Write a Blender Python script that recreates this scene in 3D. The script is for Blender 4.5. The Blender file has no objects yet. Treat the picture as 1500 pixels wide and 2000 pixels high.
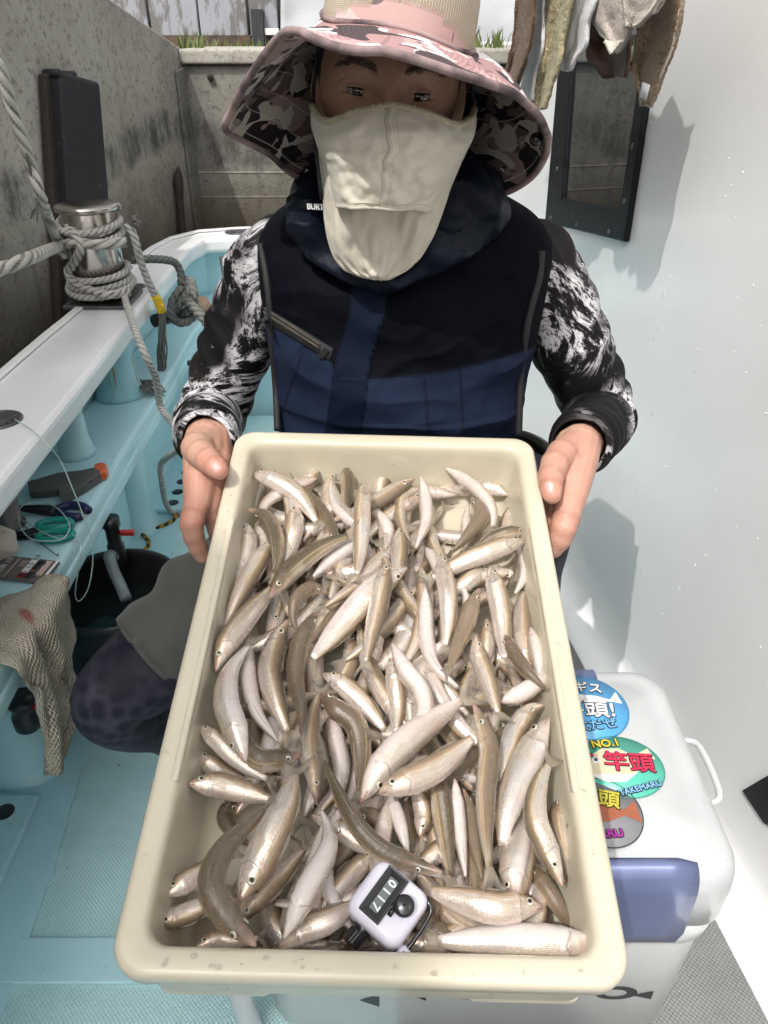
import bpy, math, random
import numpy as np
from mathutils import Vector, Matrix, noise as mnoise
from mathutils.bvhtree import BVHTree
random.seed(7)
SC = bpy.context.scene
COL = SC.collection
R = math.radians
CAMZ = 1.25
PITCH = R(32)
cT, sT = math.cos(PITCH), math.sin(PITCH)
# ------------------------------------------------------------------ camera
cam = bpy.data.cameras.new('camera'); camo = bpy.data.objects.new('camera', cam); COL.objects.link(camo)
camo.location = (0, 0, CAMZ); camo.rotation_euler = (math.pi/2 - PITCH, 0, 0)
cam.sensor_fit = 'VERTICAL'; cam.sensor_height = 24; cam.lens = 18; cam.clip_start = 0.02; cam.clip_end = 500
SC.camera = camo
# ------------------------------------------------------------------ light
LDIR = Vector((0.285, 0.495, -0.82)).normalized()          # travel direction of the sunlight
sun_to = -LDIR
SUN_EL = math.asin(sun_to.z); SUN_AZ = math.atan2(sun_to.x, sun_to.y)
w = bpy.data.worlds.new('World'); SC.world = w; w.use_nodes = True
nt = w.node_tree
sky = nt.nodes.new('ShaderNodeTexSky'); sky.sky_type = 'NISHITA'; sky.sun_disc = False
sky.sun_elevation = SUN_EL; sky.sun_rotation = SUN_AZ; sky.dust_density = 7.0; sky.air_density = 2.0; sky.ozone_density = 0.5
bg = nt.nodes['Background']; hs = nt.nodes.new('ShaderNodeHueSaturation'); hs.inputs['Saturation'].default_value = .22; nt.links.new(sky.outputs[0], hs.inputs['Color']); nt.links.new(hs.outputs[0], bg.inputs[0]); bg.inputs[1].default_value = 0.15
sl = bpy.data.lights.new('sun', 'SUN'); sl.energy = 2.0; sl.angle = R(0.5); sl.color = (1, 0.965, 0.915)
so = bpy.data.objects.new('sun', sl); COL.objects.link(so); so.location = (-3, -4, 9)
so.rotation_euler = LDIR.to_track_quat('-Z', 'Y').to_euler()
SC.view_settings.view_transform = 'Standard'; SC.view_settings.look = 'None'
SC.view_settings.exposure = 0.42; SC.view_settings.gamma = 1
SC.cycles.max_bounces = 8; SC.cycles.transparent_max_bounces = 12
SC.cycles.sample_clamp_indirect = 6
# ------------------------------------------------------------------ pixel -> place helpers (photograph 1500 x 2000)
F = 1500.0
def ray(px, py):
    x = (px-750)/F; u = (1000-py)/F
    return Vector((x, cT + u*sT, u*cT - sT))
def at_d(px, py, d): return Vector((0, 0, CAMZ)) + ray(px, py)*d
def at_z(px, py, z): r = ray(px, py); return Vector((0, 0, CAMZ)) + r*((z-CAMZ)/r.z)
def at_y(px, py, y): r = ray(px, py); return Vector((0, 0, CAMZ)) + r*(y/r.y)
def at_plane(px, py, p0, n):
    r = ray(px, py); c = Vector((0, 0, CAMZ)); return c + r*((p0-c).dot(n)/r.dot(n))
# ------------------------------------------------------------------ object helpers
BASE = {}
def tag(o, label=None, cat=None, group=None, kind=None):
    if label: o['label'] = label
    if cat: o['category'] = cat
    if group: o['group'] = group
    if kind: o['kind'] = kind
    return o
def thing(name, label, cat, loc, group=None):
    o = bpy.data.objects.new(name, None); COL.objects.link(o); o.location = loc; o.empty_display_size = .05
    BASE[o.name] = Vector(loc); return tag(o, label, cat, group)
def put(name, me, mat, parent=None, label=None):
    """link mesh data given in world coordinates"""
    b = BASE[parent.name] if parent else Vector((0, 0, 0))
    if parent is None and len(me.vertices):
        co = np.empty(len(me.vertices)*3); me.vertices.foreach_get('co', co); co = co.reshape(-1, 3)
        b = Vector(((co[:, 0].min()+co[:, 0].max())/2, (co[:, 1].min()+co[:, 1].max())/2, co[:, 2].min()))
    if b.length > 0: me.transform(Matrix.Translation(-b))
    o = bpy.data.objects.new(name, me); COL.objects.link(o)
    if mat is not None:
        for m in (mat if isinstance(mat, (list, tuple)) else [mat]): me.materials.append(m)
    if parent: o.parent = parent
    else: o.location = b
    BASE[o.name] = b
    if label: o['label'] = label
    return o
def raw(verts, faces, smooth=True, name='m', attrs=None, uv=None):
    me = bpy.data.meshes.new(name)
    me.from_pydata([tuple(v) for v in verts], [], faces)
    if smooth: me.polygons.foreach_set('use_smooth', [True]*len(me.polygons))
    if attrs:
        for k, a in attrs.items():
            at = me.attributes.new(k, 'FLOAT', 'POINT'); at.data.foreach_set('value', [float(x) for x in a])
    me.update(); return me
def mk(name, verts, faces, mat, parent=None, smooth=True, attrs=None, label=None, sub=0, bevel=0, solid=0, solid_off=-1):
    o = put(name, raw(verts, faces, smooth, name, attrs), mat, parent, label)
    if solid:
        s = o.modifiers.new('s', 'SOLIDIFY'); s.thickness = solid; s.offset = solid_off
    if bevel:
        s = o.modifiers.new('b', 'BEVEL'); s.width = bevel; s.segments = 3; s.limit_method = 'ANGLE'; s.angle_limit = R(35); s.harden_normals = False
    if sub:
        s = o.modifiers.new('d', 'SUBSURF'); s.levels = sub; s.render_levels = sub
    return o
class MB:
    """collects shapes into one mesh"""
    def __init__(s): s.v = []; s.f = []
    def add(s, v, f):
        n = len(s.v); s.v += [Vector(x) for x in v]; s.f += [[i+n for i in q] for q in f]; return s
    def box(s, c, size, rot=None):
        c = Vector(c); hx, hy, hz = [x/2 for x in size]
        vs = [Vector((x, y, z)) for x in (-hx, hx) for y in (-hy, hy) for z in (-hz, hz)]
        if rot is not None: vs = [rot @ v for v in vs]
        return s.add([c+v for v in vs], [(0, 1, 3, 2), (4, 6, 7, 5), (0, 4, 5, 1), (2, 3, 7, 6), (0, 2, 6, 4), (1, 5, 7, 3)])
    def prism(s, poly, z0, z1):
        n = len(poly)
        vs = [Vector((p[0], p[1], z0)) for p in poly]+[Vector((p[0], p[1], z1)) for p in poly]
        fs = [[i, (i+1) % n, n+(i+1) % n, n+i] for i in range(n)]+[list(range(n))[::-1], list(range(n, 2*n))]
        return s.add(vs, fs)
    def tube(s, path, rad, n=12, caps=True, flat=None):
        v, f = tube(path, rad, n, caps); return s.add(v, f)
    def lathe(s, prof, c, axis=Vector((0, 0, 1)), n=24, caps=True):
        c = Vector(c); q = Vector((0, 0, 1)).rotation_difference(Vector(axis).normalized())
        vs = []; fs = []
        for (r, h) in prof:
            for k in range(n):
                a = 2*math.pi*k/n; vs.append(c + q @ Vector((r*math.cos(a), r*math.sin(a), h)))
        for i in range(len(prof)-1):
            for k in range(n):
                a = i*n+k; b = i*n+(k+1) % n; fs.append((a, b, b+n, a+n))
        if caps: fs.append(list(range(n))[::-1]); fs.append(list(range((len(prof)-1)*n, len(prof)*n)))
        return s.add(vs, fs)
    def grid(s, rows, closed=False):
        n = len(rows[0]); vs = [p for r in rows for p in r]; fs = []
        for i in range(len(rows)-1):
            for k in range(n if closed else n-1):
                a = i*n+k; b = i*n+(k+1) % n; fs.append((a, b, b+n, a+n))
        return s.add(vs, fs)
    def build(s, name, mat, parent=None, **k): return mk(name, s.v, s.f, mat, parent, **k)
def cr(pts, n):
    """Catmull-Rom resample of an N-d polyline to n points"""
    P = np.array([list(p) for p in pts], float); m = len(P)
    if m == 2: return [P[0]+(P[1]-P[0])*t for t in np.linspace(0, 1, n)]
    Q = np.vstack([2*P[0]-P[1], P, 2*P[-1]-P[-2]]); out = []
    L = np.concatenate([[0], np.cumsum(np.linalg.norm(np.diff(P[:, :3], axis=0), axis=1)+1e-9)])
    for t in np.linspace(0, L[-1], n):
        i = min(max(np.searchsorted(L, t, 'right')-1, 0), m-2); u = (t-L[i])/(L[i+1]-L[i])
        a, b, c, d = Q[i], Q[i+1], Q[i+2], Q[i+3]
        out.append(.5*((2*b)+(-a+c)*u+(2*a-5*b+4*c-d)*u*u+(-a+3*b-3*c+d)*u**3))
    return out
def frames(P):
    P = [Vector(p[:3]) for p in P]; T = []
    for i in range(len(P)):
        t = P[min(i+1, len(P)-1)]-P[max(i-1, 0)]; T.append(t.normalized() if t.length > 1e-9 else Vector((0, 0, 1)))
    up = Vector((0, 0, 1)) if abs(T[0].z) < .9 else Vector((1, 0, 0))
    n = (up - T[0]*up.dot(T[0])).normalized(); N = [n]
    for i in range(1, len(P)):
        q = T[i-1].rotation_difference(T[i]); n = q @ n; n = (n-T[i]*n.dot(T[i])).normalized(); N.append(n)
    return P, T, N
def tube(path, rad, n=12, caps=True):
    P, T, N = frames(path); m = len(P)
    if not hasattr(rad, '__len__'): rad = [rad]*m
    vs = []; fs = []
    for p, t, u, r in zip(P, T, N, rad):
        b = t.cross(u)
        for k in range(n):
            a = 2*math.pi*k/n; vs.append(p+(u*math.cos(a)+b*math.sin(a))*r)
    for i in range(m-1):
        for k in range(n):
            a = i*n+k; c = i*n+(k+1) % n; fs.append((a, c, c+n, a+n))
    if caps: fs.append(list(range(n))[::-1]); fs.append(list(range((m-1)*n, m*n)))
    return vs, fs
ROPE_LOB = []
def rope_mesh(path, r, pitch=6.0, per=.006):
    """three strand laid rope: a lobed section that twists along the path"""
    L = sum((Vector(path[i+1][:3])-Vector(path[i][:3])).length for i in range(len(path)-1))
    n = max(8, int(L/per)); P, T, N = frames(cr(path, n)); vs = []; fs = []; K = 18; tw = 0; hs = []
    for i in range(n):
        if i: tw += (P[i]-P[i-1]).length/(r*pitch)*2*math.pi
        b = T[i].cross(N[i])
        for k in range(K):
            a = 2*math.pi*k/K; lob = abs(math.cos(1.5*(a+tw)))**.6
            rr = r*(.60+.44*lob)
            vs.append(P[i]+(N[i]*math.cos(a)+b*math.sin(a))*rr); hs.append(lob)
    for i in range(n-1):
        for k in range(K):
            a = i*K+k; c = i*K+(k+1) % K; fs.append((a, c, c+K, a+K))
    fs.append(list(range(K))[::-1]); fs.append(list(range((n-1)*K, n*K)))
    ROPE_LOB.clear(); ROPE_LOB.extend(hs)
    return vs, fs
def capsule(p0, r0, p1, r1, n=14):
    p0 = Vector(p0); p1 = Vector(p1); d = p1-p0; L = max(d.length, 1e-6); t = d/L
    prof = []
    for k in range(6): a = math.pi/2*(1-k/5); prof.append((p0-t*(r0*math.sin(a)), max(r0*math.cos(a), 1e-4)))
    for k in range(6): a = math.pi/2*(k/5); prof.append((p1+t*(r1*math.sin(a)), max(r1*math.cos(a), 1e-4)))
    up = Vector((0, 0, 1)) if abs(t.z) < .9 else Vector((1, 0, 0))
    u = (up-t*up.dot(t)).normalized(); b = t.cross(u); vs = []; fs = []
    for c, r in prof:
        for k in range(n): a = 2*math.pi*k/n; vs.append(c+(u*math.cos(a)+b*math.sin(a))*r)
    for i in range(len(prof)-1):
        for k in range(n):
            a = i*n+k; c = i*n+(k+1) % n; fs.append((a, c, c+n, a+n))
    fs.append(list(range(n))[::-1]); fs.append(list(range((len(prof)-1)*n, len(prof)*n)))
    return vs, fs
def chain(mb, pts):
    """pts: list of (Vector, radius)"""
    for i in range(len(pts)-1): mb.add(*capsule(pts[i][0], pts[i][1], pts[i+1][0], pts[i+1][1]))
def ellipsoid(c, rad, rot=None, nu=32, nv=20):
    vs = []; fs = []; c = Vector(c)
    for j in range(nv+1):
        p = math.pi*j/nv
        for k in range(nu):
            a = 2*math.pi*k/nu; s_ = max(math.sin(p), .003)
            v = Vector((rad[0]*s_*math.cos(a), rad[1]*s_*math.sin(a), rad[2]*math.cos(p)))
            vs.append(c+(rot @ v if rot is not None else v))
    for j in range(nv):
        for k in range(nu):
            a = j*nu+k; b = j*nu+(k+1) % nu; fs.append((a, a+nu, b+nu, b))
    fs.append(list(range(nu))); fs.append(list(range(nv*nu, (nv+1)*nu))[::-1])
    return vs, fs
def fuse(mb, voxel, smooth=4, fac=.5):
    """one continuous surface out of overlapping pieces"""
    me = raw(mb.v, mb.f); o = bpy.data.objects.new('tmp', me); COL.objects.link(o)
    m = o.modifiers.new('r', 'REMESH'); m.mode = 'VOXEL'; m.voxel_size = voxel; m.use_smooth_shade = True
    if smooth:
        s = o.modifiers.new('s', 'SMOOTH'); s.iterations = smooth; s.factor = fac
    bpy.context.view_layer.update()
    dg = bpy.context.evaluated_depsgraph_get(); out = bpy.data.meshes.new_from_object(o.evaluated_get(dg))
    bpy.data.objects.remove(o); out.polygons.foreach_set('use_smooth', [True]*len(out.polygons)); return out
def fbm(v, s, o=3):
    return mnoise.fractal(Vector(v)*s, 1.0, 2.0, o)
def rnd(a, b): return random.uniform(a, b)
def text_mesh(s, size, loc, X, Y, depth=.0004, bold=0, align='CENTER'):
    """lettering as flat raised mesh, X and Y are the reading and up directions"""
    cu = bpy.data.curves.new('t', 'FONT'); cu.body = s; cu.size = size; cu.align_x = align; cu.align_y = 'CENTER'; cu.extrude = depth; cu.offset = bold
    cu.resolution_u = 3
    o = bpy.data.objects.new('tmp', cu); COL.objects.link(o); bpy.context.view_layer.update()
    me = bpy.data.meshes.new_from_object(o.evaluated_get(bpy.context.evaluated_depsgraph_get())); bpy.data.objects.remove(o)
    X = Vector(X).normalized(); Z = X.cross(Vector(Y)).normalized(); Y = Z.cross(X)
    M = Matrix((X, Y, Z)).transposed().to_4x4(); M.translation = Vector(loc); me.transform(M); me.materials.clear(); return me
# ------------------------------------------------------------------ material helper
class G:
    def __init__(s, name):
        s.m = bpy.data.materials.new(name); s.m.use_nodes = True; s.nt = s.m.node_tree
        s.b = s.nt.nodes['Principled BSDF']; s.out = s.nt.nodes['Material Output']
    def set(s, sock, v):
        if isinstance(v, bpy.types.NodeSocket): s.nt.links.new(v, sock)
        elif isinstance(v, (tuple, list)) and sock.type == 'RGBA': sock.default_value = (*v[:3], 1)
        else: sock.default_value = v
    def nd(s, t, ins=None, **pr):
        n = s.nt.nodes.new('ShaderNode'+t)
        for k, v in pr.items(): setattr(n, k, v)
        for k, v in (ins or {}).items(): s.set(n.inputs[k], v)
        return n
    def P(s, **kw):
        for k, v in kw.items(): s.set(s.b.inputs[k.replace('_', ' ')], v)
        return s
    def co(s, k='Object', scale=None, loc=None):
        o = s.nd('TexCoord').outputs[k]
        if scale or loc:
            o = s.nd('Mapping', {'Vector': o, 'Scale': scale or (1, 1, 1), 'Location': loc or (0, 0, 0)}).outputs[0]
        return o
    def noise(s, scale, detail=4, rough=.6, vec=None, dist=0):
        return s.nd('TexNoise', {'Vector': vec or s.co(), 'Scale': scale, 'Detail': detail, 'Roughness': rough, 'Distortion': dist}).outputs[0]
    def voro(s, scale, vec=None, out=0, feature='F1', rnd_=1.0):
        n = s.nd('TexVoronoi', {'Vector': vec or s.co(), 'Scale': scale, 'Randomness': rnd_}, feature=feature); return n.outputs[out]
    def attr(s, name): return s.nd('Attribute', attribute_name=name).outputs['Fac']
    def ramp(s, fac, st, interp='LINEAR'):
        n = s.nd('ValToRGB', {'Fac': fac}); r = n.color_ramp; r.interpolation = interp
        while len(r.elements) < len(st): r.elements.new(.5)
        for e, (p, c) in zip(r.elements, st): e.position = p; e.color = (*((c, c, c) if not hasattr(c, '__len__') else c), 1)
        return n.outputs[0]
    def mix(s, f, a, b, mode='MIX'):
        n = s.nd('Mix', {0: f, 6: a, 7: b}, data_type='RGBA', blend_type=mode); return n.outputs[2]
    def math(s, op, a, b=0.0, c=0.0, clamp=False): return s.nd('Math', {0: a, 1: b, 2: c}, operation=op, use_clamp=clamp).outputs[0]
    def step(s, v, lo, hi): return s.nd('MapRange', {0: v, 1: lo, 2: hi, 3: 0.0, 4: 1.0}, interpolation_type='SMOOTHSTEP').outputs[0]
    def sep(s, v): return s.nd('SeparateXYZ', {0: v}).outputs
    def comb(s, x, y, z): return s.nd('CombineXYZ', {0: x, 1: y, 2: z}).outputs[0]
    def bump(s, h, strength=.3, dist=.002, n=None):
        k = s.nd('Bump', {'Height': h, 'Strength': strength, 'Distance': dist})
        if n is not None: s.set(k.inputs['Normal'], n)
        return k.outputs[0]
def plain(name, c, rough=.5, c2=None, ns=12, metal=0, bs=0, bst=.2, bd=.001, coat=0, spec=.5):
    """base colour with a soft blotchy variation, plus a fine bump"""
    g = G(name); c2 = c2 or tuple(x*.8 for x in c)
    g.P(Base_Color=g.mix(g.step(g.noise(ns, 6), .35, .7), c, c2), Roughness=g.math('MULTIPLY_ADD', g.noise(ns*2.3), .2, rough-.1), Metallic=metal, Coat_Weight=coat, Specular_IOR_Level=spec)
    if bs: g.P(Normal=g.bump(g.noise(bs, 3), bst, bd))
    return g.m
MT = {}
def mats():
    M = MT
    M['white_gel'] = plain('white_gelcoat', (.80, .81, .82), .32, (.73, .74, .74), 5, bs=45, bst=.05, coat=.3)
    g = G('cabin_white')
    v = g.co(); st = g.step(g.noise(1.6, 5, .6, v), .3, .75)
    g.P(Base_Color=g.mix(g.step(g.noise(55, 3), .70, .78), g.mix(st, (.85, .85, .85), (.78, .778, .775)), (.58, .57, .54)), Roughness=g.math('MULTIPLY_ADD', g.noise(3, 4), .18, .22), Coat_Weight=.25, Normal=g.bump(g.noise(2.2, 3), .25, .01)); M['cabin'] = g.m
    # pale blue painted GRP with grime
    g = G('blue_gelcoat'); v = g.co()
    st = g.step(g.noise(4, 6, .65, v), .52, .75); sp = g.step(g.noise(60, 3, .7, v), .70, .76); rs = g.math('MULTIPLY', g.step(g.noise(7, 8, .75, v), .60, .76), .8)
    c = g.mix(st, (.47, .72, .78), (.40, .62, .67)); c = g.mix(rs, c, (.30, .27, .15)); c = g.mix(sp, c, (.10, .12, .11))
    g.P(Base_Color=c, Roughness=g.math('MULTIPLY_ADD', g.noise(7), .25, .28), Coat_Weight=.15, Normal=g.bump(g.noise(18, 4), .12, .004)); M['blue'] = g.m
    # rust weeping down a pillar
    g = G('blue_rusty'); v = g.co(scale=(28, 28, 2.2)); n = g.noise(1.4, 5, .7, v)
    c = g.mix(g.step(n, .52, .70), (.30, .56, .62), (.33, .19, .07)); g.P(Base_Color=c, Roughness=.5); M['rusty'] = g.m
    # non slip deck: tiny raised diamonds
    def deckm(nm, c1, c2, sc):
        g = G(nm); v = g.co(); ch = g.sep(v)
        a = g.math('SINE', g.math('MULTIPLY', ch[0], sc)); b = g.math('SINE', g.math('MULTIPLY', ch[1], sc))
        h = g.math('MULTIPLY', a, b); gr = g.noise(5, 6, .65, v)
        dots = g.step(h, -.1, .5); col = g.mix(g.step(gr, .35, .72), c1, c2)
        col = g.mix(g.math('MULTIPLY', dots, .32), col, tuple(x*.45 for x in c1)); col = g.mix(g.step(g.noise(40, 4, .7, v), .66, .75), col, (.11, .11, .09))
        g.P(Base_Color=col, Roughness=.62, Normal=g.bump(h, .5, .0015)); return g.m
    M['deck'] = deckm('deck_nonslip', (.56, .80, .82), (.45, .68, .71), 900)
    M['deck_grey'] = deckm('deck_nonslip_grey', (.24, .245, .245), (.18, .185, .185), 800)
    g = G('deck_mat'); v = g.co(); ch = g.sep(v); h = g.math('SINE', g.math('MULTIPLY', ch[0], 1100)); g.P(Base_Color=(.17, .17, .175), Roughness=.8, Normal=g.bump(h, .5, .001)); M['mat'] = g.m
    M['steel'] = plain('stainless', (.62, .60, .57), .22, (.48, .42, .38), 7, metal=1, bs=60, bst=.06)
    M['dark_steel'] = plain('dark_steel', (.16, .16, .16), .4, (.09, .09, .09), 20, metal=.7)
    M['black'] = plain('black_plastic', (.012, .012, .014), .35, (.02, .02, .022), 14)
    M['black_rubber'] = plain('black_rubber', (.016, .017, .022), .6, (.03, .03, .035), 9, bs=60, bst=.4, bd=.002)
    M['red'] = plain('red_plastic', (.42, .02, .02), .4)
    # concrete, weathered with a dark tidal band
    def conc(nm, base, dark):
        g = G(nm); v = g.co('Object'); z = g.sep(g.nd('NewGeometry').outputs['Position'])[2]
        zz = g.math('ADD', z, g.math('MULTIPLY_ADD', g.noise(1.6, 5, .6, v), .5, -.25))
        n1 = g.noise(2.2, 8, .7, v); n2 = g.noise(46, 7, .78, v); n3 = g.noise(3, 6, .7, g.co(scale=(5, 5, .5)))
        c = g.mix(g.step(n1, .32, .68), base, dark); c = g.mix(g.math('MULTIPLY', g.step(n3, .56, .74), .55), c, tuple(x*.42 for x in dark))
        pit = g.step(n2, .50, .63); c = g.mix(g.math('MULTIPLY', pit, .62), c, tuple(x*.38 for x in dark))
        pale = g.step(g.noise(60, 3, .8, v), .63, .72); c = g.mix(g.math('MULTIPLY', pale, .5), c, (.50, .49, .45))
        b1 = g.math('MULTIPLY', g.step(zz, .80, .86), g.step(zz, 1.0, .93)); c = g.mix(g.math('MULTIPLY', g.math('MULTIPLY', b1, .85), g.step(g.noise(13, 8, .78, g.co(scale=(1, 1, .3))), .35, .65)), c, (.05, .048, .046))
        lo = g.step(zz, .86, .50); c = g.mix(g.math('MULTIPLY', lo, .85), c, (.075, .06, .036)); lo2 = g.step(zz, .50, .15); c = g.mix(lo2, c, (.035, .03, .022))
        g.P(Base_Color=c, Roughness=.9, Specular_IOR_Level=.25, Normal=g.bump(g.math('MULTIPLY_ADD', n2, .6, n1), .6, .012)); return g.m
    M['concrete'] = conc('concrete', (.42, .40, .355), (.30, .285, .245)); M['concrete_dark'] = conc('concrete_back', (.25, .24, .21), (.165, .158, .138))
    g = G('fender'); v = g.co(); c = g.mix(g.step(g.noise(5, 6, .7, v), .5, .75), (.005, .006, .010), (.017, .018, .024)); c = g.mix(g.step(g.noise(80, 2, .6, v), .72, .76), c, (.3, .3, .3))
    g.P(Base_Color=c, Roughness=.62, Normal=g.bump(g.noise(14, 5), .5, .008)); M['fender'] = g.m
    M['wood'] = plain('wet_wood', (.04, .027, .02), .8, (.02, .015, .012), 9, bs=40, bst=.6)
    g = G('peeling_sheet'); v = g.co(scale=(3, 1, 1)); n = g.noise(3.5, 8, .75, g.co(scale=(2.2, 1, .7)))
    g.P(Base_Color=g.mix(g.step(n, .47, .56), (.27, .28, .315), (.13, .125, .12)), Roughness=.6, Normal=g.bump(n, .3, .004)); M['sheet'] = g.m
    g = G('white_mesh'); v = g.co(); h = g.math('MULTIPLY', g.math('SINE', g.math('MULTIPLY', g.sep(v)[0], 420)), g.math('SINE', g.math('MULTIPLY', g.sep(v)[2], 420)))
    g.P(Base_Color=g.mix(g.step(h, -.2, .4), (.50, .52, .55), (.36, .38, .42)), Roughness=.7, Normal=g.bump(g.noise(3, 3), .4, .03)); M['screen'] = g.m
    M['rustbeam'] = plain('rusty_beam', (.10, .06, .04), .8, (.035, .03, .028), 14)
    M['grass'] = plain('weed', (.065, .105, .018), .6, (.11, .12, .035), 40)
    g = G('sea_water'); g.P(Base_Color=(.012, .022, .022), Roughness=.08, Normal=g.bump(g.noise(6, 3), .3, .03)); M['water'] = g.m
    def ropem(nm, c, c2):
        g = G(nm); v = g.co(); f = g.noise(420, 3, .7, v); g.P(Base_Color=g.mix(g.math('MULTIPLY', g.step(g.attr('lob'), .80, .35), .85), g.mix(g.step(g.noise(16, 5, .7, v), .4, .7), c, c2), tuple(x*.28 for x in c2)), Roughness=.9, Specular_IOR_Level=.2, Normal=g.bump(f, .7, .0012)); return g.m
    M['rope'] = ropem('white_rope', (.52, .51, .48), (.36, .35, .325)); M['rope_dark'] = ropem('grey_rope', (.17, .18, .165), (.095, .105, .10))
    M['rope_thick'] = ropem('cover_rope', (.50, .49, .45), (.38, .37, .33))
    g = G('tiger_rope'); s_ = g.math('SINE', g.math('ADD', g.math('MULTIPLY', g.attr('tw'), 1.0), 0)); g.P(Base_Color=g.mix(g.step(s_, -.2, .2), (.45, .26, .03), (.015, .013, .012)), Roughness=.8); M['tiger'] = g.m
    M['yellow'] = plain('yellow_tape', (.75, .48, .01), .4)
    # glass of the cabin window
    g = G('window_glass'); g.P(Base_Color=(.018, .022, .024), Roughness=.015, IOR=2.1, Specular_IOR_Level=.9); M['glass'] = g.m
    # towels
    def terry(nm, c, c2, sc=260, st=1.0):
        g = G(nm); v = g.co(); n = g.noise(sc*1.5, 3, .7, v, .4); n2 = g.noise(14, 4, .6, v)
        col = g.mix(g.step(n, .38, .62), c2, c); col = g.mix(g.math('MULTIPLY', g.step(n2, .45, .7), .4), col, c2)
        g.P(Base_Color=col, Roughness=.95, Specular_IOR_Level=.1, Sheen_Weight=.3, Normal=g.bump(n, st, .006)); return g.m
    M['t_brown'] = terry('brown_terry', (.22, .115, .05), (.07, .033, .016), 180); M['t_cream'] = terry('cream_terry', (.66, .58, .36), (.36, .30, .17), 170); M['t_white'] = terry('white_cotton', (.80, .80, .82), (.72, .72, .74), 150, .5)
    M['t_beige'] = terry('beige_terry', (.66, .59, .53), (.46, .39, .34), 220); M['t_tan'] = terry('tan_terry', (.40, .30, .20), (.24, .17, .105), 200); M['t_hem'] = terry('hem_cotton', (.70, .64, .55), (.60, .53, .44), 500, .3); M['t_suede'] = terry('brown_suede', (.10, .055, .035), (.07, .038, .025), 500, .2)
    M['paper'] = plain('label_white', (.78, .78, .80), .6, (.7, .7, .72))
    # waffle rag on the shelf
    g = G('waffle_rag'); v = g.co(); ch = g.sep(v); h = g.math('MULTIPLY', g.math('SINE', g.math('MULTIPLY', g.attr('fu'), 260)), g.math('SINE', g.math('MULTIPLY', g.attr('fv'), 210)))
    c = g.mix(g.step(g.noise(9, 5, .6, v), .35, .7), (.58, .53, .43), (.43, .385, .30)); c = g.mix(g.math('MULTIPLY', g.step(g.noise(16, 4, .6, v), .60, .72), .6), c, (.40, .27, .16))
    d = g.attr('blood'); c = g.mix(d, c, (.36, .05, .04)); g.P(Base_Color=c, Roughness=.95, Specular_IOR_Level=.15, Normal=g.bump(h, .8, .004)); M['rag'] = g.m
    M['tray'] = None
    g = G('cream_plastic'); v = g.co(); sc = g.math('MAXIMUM', g.step(g.noise(34, 7, .82, v), .61, .70), g.step(g.noise(20, 5, .7, g.co(scale=(1, 14, 3))), .66, .70)); c = g.mix(g.step(g.noise(6, 5, .6, v), .35, .7), (.62, .565, .45), (.555, .505, .39)); c = g.mix(g.math('MULTIPLY', sc, .6), c, (.42, .37, .27))
    g.P(Base_Color=c, Roughness=g.math('MULTIPLY_ADD', g.noise(22, 5, .7), .35, .16), Coat_Weight=.3, Coat_Roughness=.1, Subsurface_Weight=.12, Subsurface_Radius=(.01, .008, .005), Subsurface_Scale=1.0, Normal=g.bump(g.noise(70, 4), .10, .002)); M['tray'] = g.m
    M['lavender'] = plain('counter_white', (.70, .68, .80), .3, (.66, .64, .76), 20, coat=.2)
    M['gloss_black'] = plain('gloss_black', (.008, .008, .010), .22, (.014, .014, .016), 30, coat=.3)
    M['dial'] = plain('dial', (.10, .13, .135), .3); M['digit'] = plain('digit_white', (.75, .78, .78), .5)
    M['cooler'] = plain('cooler_white', (.55, .56, .575), .3, (.50, .51, .525), 9, coat=.35, bs=40, bst=.03)
    M['cooler_grey'] = plain('cooler_body', (.60, .615, .61), .35, (.55, .56, .56), 9, coat=.2)
    M['latch'] = plain('blue_metallic', (.17, .21, .38), .32, (.15, .185, .34), 12, metal=.45, coat=.4)
mats()
M = MT
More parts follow.
